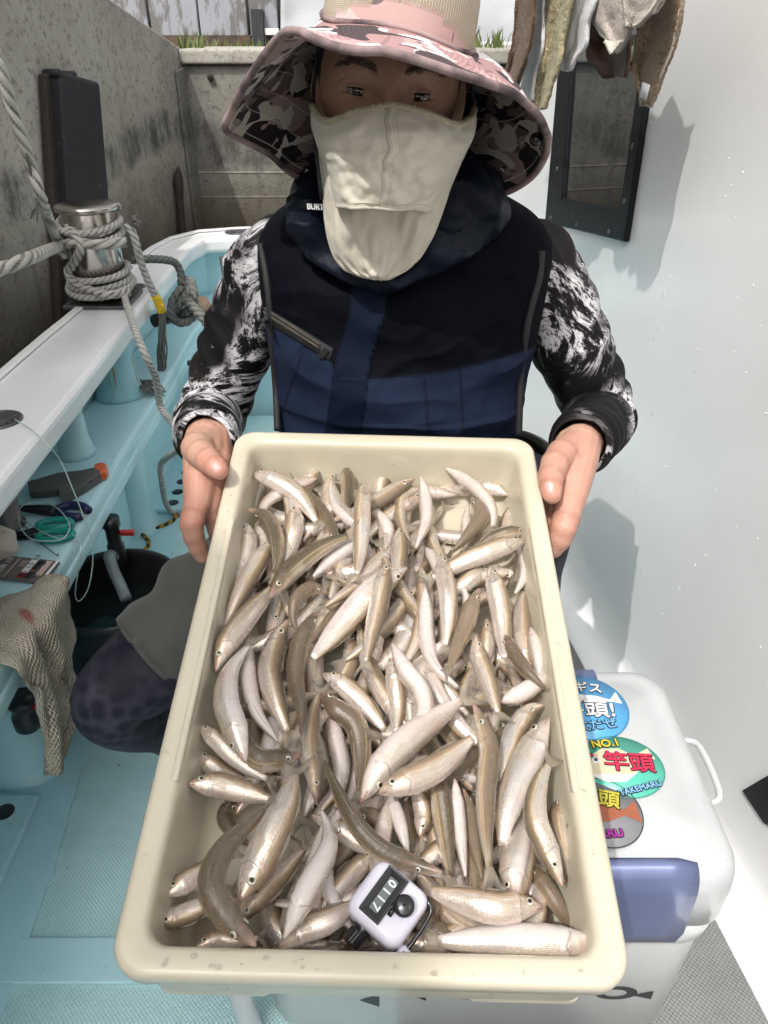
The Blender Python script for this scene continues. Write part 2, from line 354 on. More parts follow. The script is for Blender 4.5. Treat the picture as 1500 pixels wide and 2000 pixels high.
# ================================================================== surroundings
WL0 = Vector(at_y(369, 275, 3.3)); WL0.z = 0
WL1 = Vector((-1.03, 1.45, 0)); wld = (WL1-WL0).normalized(); wln = Vector((-wld.y, wld.x, 0)); wln = wln if wln.x > 0 else -wln
def LW(px, py, off=0): return at_plane(px, py, WL0, wln) + wln*off
def build_walls():
    t1 = LW(364, 100); t2 = LW(215, -4); dv = (t2-t1); pts = [t1, t2, t2+dv*1.5]+[Vector((*(WL0+wld*((WL0.y-y)/-wld.y)).xy, z)) for y, z in ((1.6, 2.1), (.9, 2.4), (-.3, 3.15), (-1.03, 4.0), (-1.78, 4.75), (-2.5, 5.4), (-4.2, 6.6), (-4.3, 1.6))]  # near top, out of view, is added height shaped to shade the left side
    poly = [Vector((WL0.x, WL0.y, -1.2))]+pts+[Vector((pts[-1].x, pts[-1].y, -1.2))]
    back = -wln*.45; n = len(poly)
    vs = poly+[p+back for p in poly]; fs = [list(range(n)), list(range(n, 2*n))[::-1]]+[[i, i+n, (i+1) % n+n, (i+1) % n] for i in range(n)]
    t = thing('harbour_wall', 'stained grey concrete quay wall along the left behind the bollard, its unseen top raised for shade', 'wall', (WL0.x, WL0.y, 0))
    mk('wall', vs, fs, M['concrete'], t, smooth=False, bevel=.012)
    # projecting rib beside the corner with a broken slot
    a = LW(337, 120, .0); b = LW(364, 105, .0); a2 = Vector((a.x, a.y, -1)); b2 = Vector((b.x, b.y, -1)); at_ = Vector((a.x, a.y, a.z-.03)); bt = Vector((b.x, b.y, b.z-.03))
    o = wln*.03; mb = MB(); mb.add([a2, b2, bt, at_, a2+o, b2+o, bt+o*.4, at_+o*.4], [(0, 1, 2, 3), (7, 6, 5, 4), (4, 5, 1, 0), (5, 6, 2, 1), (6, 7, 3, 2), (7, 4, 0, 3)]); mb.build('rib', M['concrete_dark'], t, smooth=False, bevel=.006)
    sl_ = MB(); top = LW(338, 325, .02); bot = LW(347, 470, .02)
    sl_.tube(cr([top, LW(339, 360, .02), LW(343, 410, .02), bot], 14), [.003, .012, .017, .018, .017, .016, .013, .016, .013, .016, .014, .017, .013, .01], 10); sl_.build('slot', M['wood'], t)
    # black fender
    f = thing('fender_post', 'black rubber fender post bolted upright to the concrete wall behind the bollard', 'fender', LW(120, 600))
    q = [LW(80, 138, .01), LW(158, 160, .01), LW(205, 700, .01), LW(118, 700, .01)]; o = wln*.050
    mb = MB(); vs = q+[p+o for p in q]; mb.add(vs, [(0, 1, 2, 3), (7, 6, 5, 4), (4, 5, 1, 0), (5, 6, 2, 1), (6, 7, 3, 2), (7, 4, 0, 3)]); mb.build('rubber_face', M['fender'], f, smooth=False, bevel=.012)
    q = [LW(70, 144, .004), LW(84, 142, .004), LW(118, 700, .004), LW(106, 700, .004)]; o = wln*.022; mb = MB(); mb.add(q+[p+o for p in q], [(0, 1, 2, 3), (7, 6, 5, 4), (4, 5, 1, 0), (5, 6, 2, 1), (6, 7, 3, 2), (7, 4, 0, 3)]); mb.build('timber_backing', M['wood'], f, smooth=False, bevel=.006)
    for (x, y) in ((82, 144), (112, 148)):
        c = LW(x, y, .036); mb = MB(); mb.lathe([(.010, -.03), (.012, -.02), (.012, .012), (.008, .018)], c, wln, 14); mb.build('bolt', M['fender'], f)
    # end wall
    y0 = 3.31; zt = at_y(430, 103, y0).z; t = thing('end_wall', 'low concrete end wall of the harbour basin behind the boat', 'wall', (0, y0, 0))
    x0 = at_y(371, 275, y0).x
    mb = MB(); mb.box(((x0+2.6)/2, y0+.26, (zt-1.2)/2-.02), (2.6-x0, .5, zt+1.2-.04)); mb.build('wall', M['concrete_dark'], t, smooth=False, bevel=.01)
    mb = MB(); mb.box(((x0+2.6)/2, y0+.25, zt-.012), (2.6-x0, .53, .05)); mb.build('coping', M['concrete'], t, smooth=False, bevel=.01)
    for py in (337, 385):
        z = at_y(450, py, y0).z; mb = MB(); mb.box(((x0+2.6)/2, y0+.010, z), (2.6-x0, .004, .006)); mb.build('joint_line', M['concrete'], t, smooth=False)
    mb = MB(); mb.lathe([(.0, 0), (.013, 0), (.012, .006), (.004, .008)], at_y(411, 151, y0), Vector((0, -1, 0)), 14, caps=False); mb.build('bolt_stain', M['wood'], t)
    # ground behind the wall and water below
    mb = MB(); mb.box((0, 23, zt-.12), (60, 39, .1)); o = mb.build('quay_ground', M['concrete'], None, smooth=False); tag(o, kind='structure')
    mb = MB(); mb.grid([[Vector((x, y, -.62)) for x in (-6, 6)] for y in (-6, 3.4)]); o = mb.build('water', M['water'], None); tag(o, kind='structure')
    # shed of peeling sheets
    ys = 4.9; t = thing('shed', 'shed wall of peeling pale metal sheets above the end wall', 'shed', at_y(420, 70, ys))
    xs = [150, 296, 392, 488, 546]
    for i in range(4):
        a = at_y(xs[i], 70, ys); b = at_y(xs[i+1], 70, ys); c = MB(); c.box(((a.x+b.x)/2, ys+.01*(i % 2), a.z+.9), (b.x-a.x-.012, .03, 1.8)); c.build('sheet_panel', M['sheet'], t, smooth=False, bevel=.004)
    a = at_y(150, 76, ys); b = at_y(490, 76, ys); c = MB(); c.box(((a.x+b.x)/2, ys+.02, a.z-.01), (b.x-a.x, .08, .05)); c.build('bottom_rail', M['rustbeam'], t, smooth=False)
    a = at_y(494, 70, ys-.05); b = at_y(546, 70, ys-.05); c = MB()
    c.box((a.x+.03, ys-.04, a.z-.06), (.06, .06, .36)); c.box(((a.x+b.x)/2+.06, ys+.02, a.z-.10), (b.x-a.x, .05, .2)); c.build('post', M['black_rubber'], t, smooth=False)
    c = MB(); c.box(((a.x+b.x)/2+.03, ys-.03, a.z+.02), (b.x-a.x-.07, .04, .03)); c.build('white_bracket', M['white_gel'], t, smooth=False)
    # mesh screen
    yv = 4.3; t = thing('mesh_screen', 'white mesh tarpaulin screen stretched behind the hat', 'screen', at_y(770, 85, yv))
    rows = []
    for j in range(20):
        py = -70+(88+70)*j/19; rows.append([at_y(548+(1080-548)*i/50, py, yv+.018*mnoise.noise(Vector((i*.16, j*.1, 0)))+.006*math.sin(i*.5)) for i in range(51)])
    c = MB(); c.grid(rows); c.build('mesh_sheet', M['screen'], t, solid=.004)
    c = MB(); c.tube([at_y(548, 84, yv-.02), at_y(1080, 88, yv-.02)], .012, 8); c.build('hem', M['white_gel'], t)
    # weeds along the wall top
    c = MB(); g0 = zt+.01
    for (xa, xb, ya, yb, n, hh) in ((352, 400, 3.4, 3.8, 70, .09), (400, 550, 3.9, 4.7, 110, .06), (905, 985, 3.35, 3.8, 80, .10)):
        for k in range(n):
            y = rnd(ya, yb); p = at_y(rnd(xa, xb), 95, y); p.z = g0-.03; h = hh*rnd(.4, 1.1); dx = Vector((rnd(-1, 1), rnd(-1, 1), 0))*h*.4; sd = Vector((rnd(-1, 1), rnd(-.3, .3), 0)).normalized()*rnd(.0015, .005)
            m = p+Vector((0, 0, h*.6))+dx*.4; e = p+Vector((0, 0, h))+dx
            c.add([p-sd*.6, p+sd*.6, m+sd, m-sd, e], [(0, 1, 2, 3), (3, 2, 4)])
    o = c.build('weeds', M['grass'], None); tag(o, kind='stuff')
build_walls()
# ================================================================== boat
GZ = .67; SZ = .47
BOAT = thing('fishing_boat', 'small pale blue and white fishing boat with a side shelf and a white cabin', 'boat', (0, 1, 0))
OUT = [(-.78, -.9), (-.772, .6), (-.766, 1.53), (-.757, 1.82), (-.745, 2.30), (-.727, 2.54), (-.67, 2.70), (-.53, 2.775), (-.2, 2.80), (1.2, 2.82)]
INN = [(-.57, -.9), (-.578, .6), (-.585, 1.2), (-.603, 1.82), (-.612, 2.28), (-.618, 2.52), (-.60, 2.60), (-.55, 2.655), (-.2, 2.675), (1.2, 2.69)]
def strip(name, A, B, z0, z1, mat, bevel=.01, parent=BOAT):
    mb = MB(); n = len(A)
    A = cr([(*p, 0) for p in A], 40); B = cr([(*p, 0) for p in B], 40); rows = []
    for a, b in zip(A, B): rows.append([Vector((a[0], a[1], z1)), Vector((b[0], b[1], z1)), Vector((b[0], b[1], z0)), Vector((a[0], a[1], z0))])
    mb.grid(rows, closed=True); n = len(rows); mb.f.append([3, 2, 1, 0]); mb.f.append([4*(n-1)+k for k in range(4)])
    return mb.build(name, mat, parent, smooth=False, bevel=bevel)
def off(P, d):
    out = []
    for i, p in enumerate(P):
        a = Vector(P[max(i-1, 0)]); b = Vector(P[min(i+1, len(P)-1)]); t = (b-a).normalized(); out.append((p[0]+t.y*d, p[1]-t.x*d))
    return out
g = strip('gunwale', OUT, INN, GZ-.052, GZ, M['white_gel'], .014)
strip('rubbing_strip', off(OUT, -.004), off(OUT, .016), GZ+.001, GZ+.008, M['cabin'], .003)
hull = strip('hull_side', off(OUT, -.012), off(OUT, .028), -.75, GZ-.05, M['blue'], .004)
SIN = [(-.545, -.9), (-.548, .5), (-.560, 1.05), (-.568, 1.5), (-.573, 1.9), (-.583, 2.3), (-.575, 2.42), (-.545, 2.50), (-.3, 2.53), (1.2, 2.54)]
shelf = strip('shelf', off(OUT, .026), SIN, SZ-.042, SZ, M['blue'], .012)
strip('shelf_lip', off(SIN, -.022), off(SIN, .004), SZ-.062, SZ-.03, M['blue'], .008)
mb = MB(); mb.box((-.37, .9, -.02), (.78, 3.6, .04)); deck = mb.build('deck', M['deck'], BOAT, smooth=False)
mb = MB(); mb.box((.345, .9, -.02), (.65, 3.6, .04)); mb.build('side_deck', M['deck_grey'], BOAT, smooth=False)
# smooth border along the hull and cross band, with ragged paint edge
def ragged(name, P, Q, z, mat):
    n = 160; A = cr([(*p, 0) for p in P], n); B = cr([(*q, 0) for q in Q], n); rows = []
    for i in range(n):
        d = .006*mnoise.noise(Vector((i*.35, 3, 1)))+(.006 if mnoise.noise(Vector((i*.9, 8, 1))) > .35 else 0)
        b = Vector((B[i][0], B[i][1], z)); a = Vector((A[i][0], A[i][1], z)); u = (b-a).normalized(); rows.append([a, b+u*d, b+u*d-Vector((0, 0, z+.001))])
    m_ = MB(); m_.grid(rows); return m_.build(name, mat, BOAT, smooth=False)
ragged('deck_border', [(-.745, -.5), (-.745, 1.0), (-.745, 2.6)], [(-.58, -.5), (-.572, .60), (-.606, 1.15), (-.60, 1.9), (-.58, 2.6)], .006, M['blue'])
mb = MB(); mb.box((-.28, .655, .0035), (.62, .07, .007)); mb.build('deck_band', M['blue'], BOAT, smooth=False, bevel=.002)
mb = MB(); mb.box((-.28, 1.56, .0035), (.62, .07, .007)); mb.build('deck_band', M['blue'], BOAT, smooth=False, bevel=.002)
# drain boards with holes
def board(y0, y1, x1):
    m_ = MB(); m_.box(((-.74+x1)/2, (y0+y1)/2, .014), (x1+.74, y1-y0, .015)); o = m_.build('drain_board', M['blue'], BOAT, smooth=False, bevel=.005)
    k = y0+.04
    while k < y1-.02:
        h = MB(); h.lathe([(.0, .0225), (.017, .0225), (.018, .0218)], (x1-.05, k, 0), n=20, caps=False); h.build('drain_hole', M['black'], o); k += .065
board(.55, .955, -.655); board(1.98, 2.35, -.60)
# pillars
def pillar(px, py, z, h, r, mat, flare=1.25):
    c = at_z(px, py, z); m_ = MB(); m_.lathe([(r*flare*1.15, .0), (r*flare, .012), (r*1.06, .045), (r, .09), (r, h-.05), (r*1.12, h-.01), (r*1.2, h+.005)], (c.x, c.y, z-.002), n=28); m_.build('pillar', mat, BOAT); return c
pillar(262, 1028, 0, SZ-.045, .062, M['blue']); pillar(56, 1490, 0, SZ-.045, .058, M['blue']); pillar(343, 836, 0, SZ-.045, .04, M['blue']); pillar(182, 1190, 0, SZ-.045, .05, M['blue'])
pillar(150, 886, SZ, GZ-SZ-.05, .030, M['blue']); pillar(235, 770, SZ, GZ-SZ-.05, .047, M['rusty']); pillar(322, 620, SZ, GZ-SZ-.05, .03, M['blue'])
c = at_z(470, 560, SZ); m_ = MB(); m_.tube([Vector((c.x, 2.60, SZ-.01)), Vector((c.x-.01, 2.60, GZ-.05))], .018, 14); m_.build('pillar', M['dark_steel'], BOAT)
# bollard
BB = at_z(204, 588, GZ); bt = at_y(182, 398, BB.y).z; BH = bt-GZ; BR_ = 47/F*(BB-Vector((0, 0, CAMZ))).length*.93
m_ = MB(); m_.lathe([(BR_, .004), (BR_, BH-.012), (BR_*.99, BH-.011)], BB, n=40); bol = m_.build('bollard', M['steel'], BOAT)
m_ = MB(); m_.lathe([(BR_*.9, BH-.014), (BR_*1.14, BH-.013), (BR_*1.18, BH-.008), (BR_*1.16, BH-.002), (BR_*1.05, BH+.001), (0.001, BH+.002)], BB, n=40, caps=False); m_.build('bollard_cap', M['steel'], bol)
m_ = MB(); m_.box(BB+Vector((0, 0, .005)), (.158, .15, .01)); m_.build('base_plate', M['dark_steel'], bol, smooth=False, bevel=.002)
# fittings on the gunwale
def disc(px, py, r):
    c = at_z(px, py, GZ); m_ = MB(); m_.lathe([(r, .0), (r, .003), (r*.9, .005), (r*.86, .0035), (r*.5, .0035), (r*.45, .005), (r*.2, .005), (.001, .0045)], c, n=32, caps=False)
    for k in range(12):
        a = k*math.pi/6; m_.box(c+Vector((r*.68*math.cos(a), r*.68*math.sin(a), .004)), (.008, .004, .002), Matrix.Rotation(a, 3, 'Z'))
    m_.build('deck_plate', M['dark_steel'], BOAT)
disc(-2, 822, .040); disc(268, 561, .022); disc(468, 453, .05)
c = at_z(14, 1026, SZ); m_ = MB(); m_.lathe([(.034, 0), (.034, .004), (.029, .006), (.029, GZ-SZ-.052)], c, n=24); m_.build('rod_holder', M['dark_steel'], BOAT)
# taps under the shelf
def tap(px, py, y, h, lev, r=.017):
    p = at_y(px, py, y); m_ = MB(); m_.lathe([(r*.8, 0), (r, .006), (r, h*.45), (r*.82, h*.5), (r*.82, h*.8), (r*1.05, h*.85), (r*1.05, h)], p-Vector((0, 0, h)), n=20); t_ = m_.build('tap', M['black'], BOAT)
    m_ = MB(); m_.box(p+Vector((r+.012*lev, 0, -h*.3)), (.03*lev, .01, .012)); m_.build('tap_lever', M['red'], t_, smooth=False, bevel=.003); return p
tap(375, 706, 2.02, .06, 1, .013); HT = tap(214, 1012, 1.33, .12, 1, .018); tap(38, 1362, .98, .075, 1.6, .024)
def hosep(name, pts, r, mat): m_ = MB(); m_.tube(cr(pts, 30), r, 12); return m_.build(name, mat, BOAT)
M['hose'] = plain('hose_grey', (.20, .25, .26), .45, (.12, .15, .15), 30); M['hose_clear'] = plain('hose_pale', (.42, .50, .49), .3)
hosep('hose', [at_y(374, 738, 2.02), at_y(376, 765, 2.02), at_y(388, 795, 2.0), at_z(398, 815, .05)], .009, M['hose_clear'])
# ------------------------------------------------------------------ cabin
CA = at_z(1083, 1089, 0); CB = at_z(1440, 1712, 0); cd = (CB-CA); cd.z = 0; cd.normalize(); cn = Vector((cd.y, -cd.x, 0)); cn = cn if cn.x < 0 else -cn
CE = at_plane(985, 400, CA, cn); CE.z = 0
def CW(px, py, o=0): return at_plane(px, py, CA, cn)+cn*o
P0 = CE; P1 = CE+cd*3.8; th_ = -cn*.05
m_ = MB(); poly = [P0, P1, P1+Vector((0, 0, 2.1)), P0+Vector((0, 0, 2.1))]; m_.add(poly+[p+th_ for p in poly], [(0, 1, 2, 3), (7, 6, 5, 4), (4, 5, 1, 0), (5, 6, 2, 1), (6, 7, 3, 2), (7, 4, 0, 3)])
cabin = m_.build('cabin_wall', M['cabin'], BOAT, smooth=False, bevel=.01)
m_ = MB(); q = -cn*.9; m_.add([P0-th_*.0, P0+q, P0+q+Vector((0, 0, 2.1)), P0+Vector((0, 0, 2.1))]+[p+cd*.04 for p in (P0, P0+q, P0+q+Vector((0, 0, 2.1)), P0+Vector((0, 0, 2.1)))], [(0, 1, 2, 3), (7, 6, 5, 4), (4, 5, 1, 0), (5, 6, 2, 1), (6, 7, 3, 2), (7, 4, 0, 3)])
m_.v = [v+th_*1.1 for v in m_.v]; m_.build('cabin_end', M['cabin'], BOAT, smooth=False)
# cove at the foot of the cabin
rows = []
for k in range(9):
    a = k/8*math.pi/2; o_ = .045*(1-math.sin(a)); z_ = .055*(1-math.cos(a)); rows.append([P0+cn*(o_)+Vector((0, 0, z_+.004)), P1+cn*(o_)+Vector((0, 0, z_+.004))])
rows.insert(0, [P0+cn*.047+Vector((0, 0, .0)), P1+cn*.047+Vector((0, 0, .0))]); rows.insert(1, [P0+cn*.075+Vector((0, 0, .003)), P1+cn*.075+Vector((0, 0, .003))][::1])
rows = [[P0+cn*.078+Vector((0, 0, -.002)), P1+cn*.078+Vector((0, 0, -.002))], [P0+cn*.074+Vector((0, 0, .004)), P1+cn*.074+Vector((0, 0, .004))]]+rows[2:]
m_ = MB(); m_.grid(rows); m_.build('cove', M['cabin'], BOAT)
# dark mat beside the cabin
a = CA+cn*.085; m_ = MB(); c0 = a-cd*.9; c1 = a+cd*.62; wd = cn*.13
m_.add([c0, c1, c1+wd, c0+wd]+[p+Vector((0, 0, .008)) for p in (c0, c1, c1+wd, c0+wd)], [(3, 2, 1, 0), (4, 5, 6, 7), (0, 1, 5, 4), (1, 2, 6, 5), (2, 3, 7, 6), (3, 0, 4, 7)])
o = m_.build('deck_mat', M['mat'], None, smooth=False, bevel=.002); tag(o, 'dark grey ribbed mat lying on the deck along the cabin foot', 'mat')
# window
M['frame_black'] = plain('frame_black', (.010, .011, .014), .5, (.009, .010, .012), 20, bs=50, bst=.1, spec=.2)
def frame_ring(outer, inner, d0, d1):
    n = 4; m_ = MB(); O0 = [p+cn*d0 for p in outer]; O1 = [p+cn*d1 for p in outer]; I1 = [p+cn*d1 for p in inner]; I0 = [p+cn*d0 for p in inner]
    vs = O0+O1+I1+I0; fs = []
    for k in range(4):
        j = (k+1) % 4
        for a_ in range(3): fs.append([a_*4+k, a_*4+j, (a_+1)*4+j, (a_+1)*4+k])
    m_.add(vs, fs); return m_
O4 = [CW(1119, -100), CW(1318, -100), CW(1230, 473), CW(1072, 435)]; I4 = [CW(1139, -60), CW(1290, -60), CW(1221, 408), CW(1107, 388)]
win = frame_ring(O4, I4, .001, .013).build('window_frame', M['frame_black'], BOAT, smooth=False, bevel=.006)
m_ = MB(); m_.add([p+cn*.005 for p in I4], [(0, 1, 2, 3)]); m_.v = [I4[0]+(I4[0]-I4[1])*.1+cn*.005, I4[1]+(I4[1]-I4[0])*.1+cn*.005, I4[2]+(I4[2]-I4[3])*.1+cn*.005, I4[3]+(I4[3]-I4[2])*.1+cn*.005]; m_.build('pane', M['glass'], win, smooth=False)
for (x, y) in ((1086, 425), (1137, 438), (1201, 452), (1232, 392), (1098, 330), (1248, 285)):
    m_ = MB(); m_.lathe([(.0055, 0), (.0055, .001), (.004, .002), (.001, .0022)], CW(x, y, .013), cn, 14, caps=False); m_.build('screw', M['dark_steel'], win)
# black panel low on the cabin wall
q = [CW(1458, 1543, .004), CW(1530, 1500, .004), CW(1530, 1650, .004)]; q = [CW(1458, 1543, .002), CW(1530, 1501, .002), CW(1560, 1640, .002), CW(1500, 1606, .002)]
m_ = MB(); m_.add(q+[p+cn*.006 for p in q], [(0, 1, 2, 3), (7, 6, 5, 4), (4, 5, 1, 0), (5, 6, 2, 1), (6, 7, 3, 2), (7, 4, 0, 3)]); m_.build('black_panel', M['black'], BOAT, smooth=False)
# hatch box the man sits on
m_ = MB(); m_.box((.02, 1.30, .21), (.5, .34, .42)); m_.build('hatch_box', M['blue'], BOAT, smooth=False, bevel=.015)
# dried salt drops and splashes on the cabin
m_ = MB(); rg = random.Random(3)
for k in range(170):
    px = 1200+300*rg.random()**.7; py = 150+1300*rg.random(); p = CW(px, py)
    r = .0005+.0011*rg.random()**3; v, f = ellipsoid(p, (r, r, r*1.2), None, 6, 4); m_.add(v, f)
o = m_.build('water_drops', M['cabin'], None); tag(o, kind='stuff')
# ================================================================== ropes
def rope(name, label, pts, r, mat, n=160, pitch=5.2, parent=None, cat='rope', per=.005):
    v, f = rope_mesh(cr(pts, n), r, pitch, per); o = mk(name, v, f, mat, parent, attrs={'lob': list(ROPE_LOB)})
    if parent is None: tag(o, label, cat)
    return o
def fray(m_, p, d, n, L, r):
    for k in range(n):
        dv = (d+Vector((rnd(-.5, .5), rnd(-.5, .5), rnd(-.5, .5)))).normalized()*L*rnd(.6, 1.1); s = Vector((rnd(-1, 1), rnd(-1, 1), rnd(-1, 1)))*r*.5
        m_.tube([p+s, p+s+dv*.5+Vector((rnd(-.003, .003), 0, 0)), p+s+dv], [.0014, .0012, .0006], 5)
def wraps(z0, z1, turns, r, a0, amp, n, seed):
    out = []
    for i in range(n):
        t = i/(n-1); a = a0+turns*2*math.pi*t
        z = z0+(z1-z0)*t+amp*math.sin(a*1.0+.6)+.006*mnoise.noise(Vector((t*turns*2, seed, 0)))
        rr = BR_+r+.004*abs(mnoise.noise(Vector((t*turns*3, seed, 5)))); out.append(Vector((BB.x+rr*math.cos(a), BB.y+rr*math.sin(a), z)))
    return out
MR = thing('mooring_rope', 'grey white laid rope wound many times around the steel bollard and trailing to the deck', 'rope', BB)
wz = BB.z
main = wraps(wz+BH-.022, wz+BH-.080, 2.1, .0085, math.pi*.1, .012, 70, 1)
low = wraps(wz+.085, wz+.022, 3.1, .0085, math.pi*.75, .010, 90, 2)
tail = [at_z(225, 545, GZ+.05), at_z(248, 598, GZ+.02), at_z(262, 640, GZ+.018), at_y(283, 692, 1.60), at_y(305, 740, 1.63), at_y(316, 800, 1.66), at_z(318, 860, SZ+.012)+Vector((.05, 0, 0)), at_y(316, 905, 1.78), at_y(318, 950, 1.85), at_y(325, 985, 1.92), at_z(342, 1003, .012), at_z(380, 1012, .012)]
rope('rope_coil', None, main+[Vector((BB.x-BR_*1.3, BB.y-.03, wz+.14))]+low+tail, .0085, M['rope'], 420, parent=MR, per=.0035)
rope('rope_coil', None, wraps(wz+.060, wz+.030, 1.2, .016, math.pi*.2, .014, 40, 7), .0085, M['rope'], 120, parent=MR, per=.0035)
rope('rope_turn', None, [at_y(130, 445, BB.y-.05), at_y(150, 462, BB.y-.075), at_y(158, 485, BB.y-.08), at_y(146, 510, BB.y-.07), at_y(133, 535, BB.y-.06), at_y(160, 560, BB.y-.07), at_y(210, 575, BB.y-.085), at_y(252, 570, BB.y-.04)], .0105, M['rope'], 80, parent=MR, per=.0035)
m_ = MB(); e = at_y(255, 436, BB.y-.05); fray(m_, e, Vector((.8, -.2, .1)), 60, .024, .009); m_.build('frayed_end', M['rope'], MR)
YT = thing('taped_rope', 'rope tail hanging over the gunwale with a band of yellow tape', 'rope', at_y(312, 600, 1.6))
rope('rope_tail', None, [at_y(248, 436, BB.y-.045), at_y(262, 462, BB.y-.05), at_y(274, 508, BB.y-.04), at_y(289, 548, BB.y-.02), at_y(303, 578, BB.y)], .0095, M['rope'], 60, parent=YT, per=.0035)
m_ = MB(); m_.tube(cr([at_y(303, 576, BB.y), at_y(310, 592, BB.y+.005), at_y(316, 609, BB.y+.01)], 8), .0112, 14); m_.box(at_y(317, 600, BB.y), (.012, .004, .02)); m_.build('yellow_tape', M['yellow'], YT)
m_ = MB(); pth = [at_y(316, 607, BB.y+.01), at_y(318, 640, BB.y+.02), at_y(316, 680, BB.y+.03), at_y(316, 718, BB.y+.04), at_y(311, 742, BB.y+.04)]
for k in range(46):
    s = Vector((rnd(-1, 1), rnd(-1, 1), 0))*.010; m_.tube(cr([p+s*(.5+.5*math.sin(i*1.3+k))+Vector((.005*math.sin(i*2+k*1.7), .005*math.cos(i*2+k), 0)) for i, p in enumerate(pth)], 24), [.0022]*20+[.0016, .001, .0008, .0005], 5)
m_.build('frayed_strands', M['rope'], YT)
m_ = MB()
for k in range(16): m_.tube(cr([at_z(285, 745, SZ+.01)+Vector((rnd(-.02, .02), rnd(-.02, .02), 0)), at_z(290, 762, SZ+.012)+Vector((rnd(-.02, .03), rnd(-.03, .03), .012)), at_z(308, 768, SZ+.006)+Vector((rnd(-.02, .02), rnd(-.02, .02), 0))], 10), .002, 5)
o = m_.build('rope_strands', M['rope'], None); tag(o, 'loose tuft of unlaid rope strands lying on the shelf by the rusty pillar', 'rope strands')
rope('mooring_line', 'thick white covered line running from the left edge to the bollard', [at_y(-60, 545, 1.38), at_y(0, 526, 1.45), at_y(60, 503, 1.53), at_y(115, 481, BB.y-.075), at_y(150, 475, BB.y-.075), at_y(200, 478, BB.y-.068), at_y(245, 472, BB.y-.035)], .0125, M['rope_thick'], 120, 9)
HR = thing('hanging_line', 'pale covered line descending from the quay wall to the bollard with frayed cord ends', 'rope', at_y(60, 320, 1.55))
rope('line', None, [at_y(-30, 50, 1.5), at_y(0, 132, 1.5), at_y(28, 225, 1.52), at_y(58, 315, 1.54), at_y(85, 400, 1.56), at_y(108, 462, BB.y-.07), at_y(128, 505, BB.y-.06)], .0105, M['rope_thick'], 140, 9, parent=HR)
m_ = MB(); m_.tube(cr([at_y(52, 300, 1.52), at_y(62, 345, 1.53), at_y(72, 385, 1.53), at_y(74, 398, 1.53)], 16), .003, 6)
for (x, y, dx) in ((72, 398, -.5), (84, 415, .5)): fray(m_, at_y(x, y, 1.53), Vector((dx, 0, -1)), 14, .035, .004)
m_.build('frayed_cord', M['rope_thick'], HR)
DK = thing('knotted_rope', 'dark grey rope knotted below the gunwale and hanging over the shelf', 'rope', at_z(360, 600, SZ))
K0 = [at_y(255, 508, BB.y+.05), at_y(300, 506, 2.0), at_y(338, 511, 2.05), at_y(352, 530, 2.06), at_y(354, 556, 2.05)]
rope('rope', None, K0, .0105, M['rope_dark'], 60, 4.6, parent=DK)
kc = at_y(357, 585, 2.05); kn = []
for i in range(40):
    a = i/39*4*math.pi; kn.append(kc+Vector((.032*math.sin(a)*(1+.2*math.sin(a*.5)), .020*math.cos(a*1.5), .048*math.cos(a*.75)-.004*i/39)))
rope('knot', None, kn, .0115, M['rope_dark'], 130, 4.6, parent=DK)
kn2 = [kc+Vector((.028*math.cos(i/25*5.2+.5), -.012+.02*math.sin(i/25*8), .040*math.sin(i/25*5.2+.5)-.02)) for i in range(26)]
rope('knot', None, kn2, .0115, M['rope_dark'], 100, 4.6, parent=DK)
rope('rope_tail', None, [at_y(362, 585, 2.03), at_y(378, 600, 2.0), at_y(398, 622, 1.97), at_y(413, 643, 1.95), at_y(416, 650, 1.95)], .0135, M['rope_dark'], 60, 4.6, parent=DK)
m_ = MB(); m_.lathe([(.016, -.03), (.018, -.02), (.018, .02), (.012, .03)], at_y(318, 622, 2.03), Vector((1, 0, .3)), 14); m_.build('shackle', M['black'], DK)
def tiger():
    pts = [at_z(302, 985, .008), at_z(318, 982, .008), at_z(333, 998, .01), at_z(344, 1006, .012), at_z(332, 1020, .01), at_z(300, 1033, .008), at_z(262, 1040, .014), at_z(250, 1034, .02), at_z(262, 1028, .02), at_z(276, 1042, .012), at_z(290, 1058, .008), at_z(283, 1074, .008), at_z(255, 1086, .01), at_z(238, 1078, .012), at_z(228, 1062, .012), at_z(205, 1052, .012), at_z(192, 1062, .01), at_z(205, 1078, .015), at_z(222, 1084, .015), at_z(240, 1095, .008)]
    P = cr(pts, 260); v, f = rope_mesh(P, .0062, 4.5, .004); me = raw(v, f); at = me.attributes.new('tw', 'FLOAT', 'POINT'); n = len(v)//18
    at.data.foreach_set('value', [2*math.pi*(k/18)+(i*.004/(.0062*4.5))*2*math.pi for i in range(n) for k in range(18)][:len(v)])
    o = put('tiger_rope', me, M['tiger']); tag(o, 'thin black and yellow rope tangled on the deck behind the bucket', 'rope')
tiger()
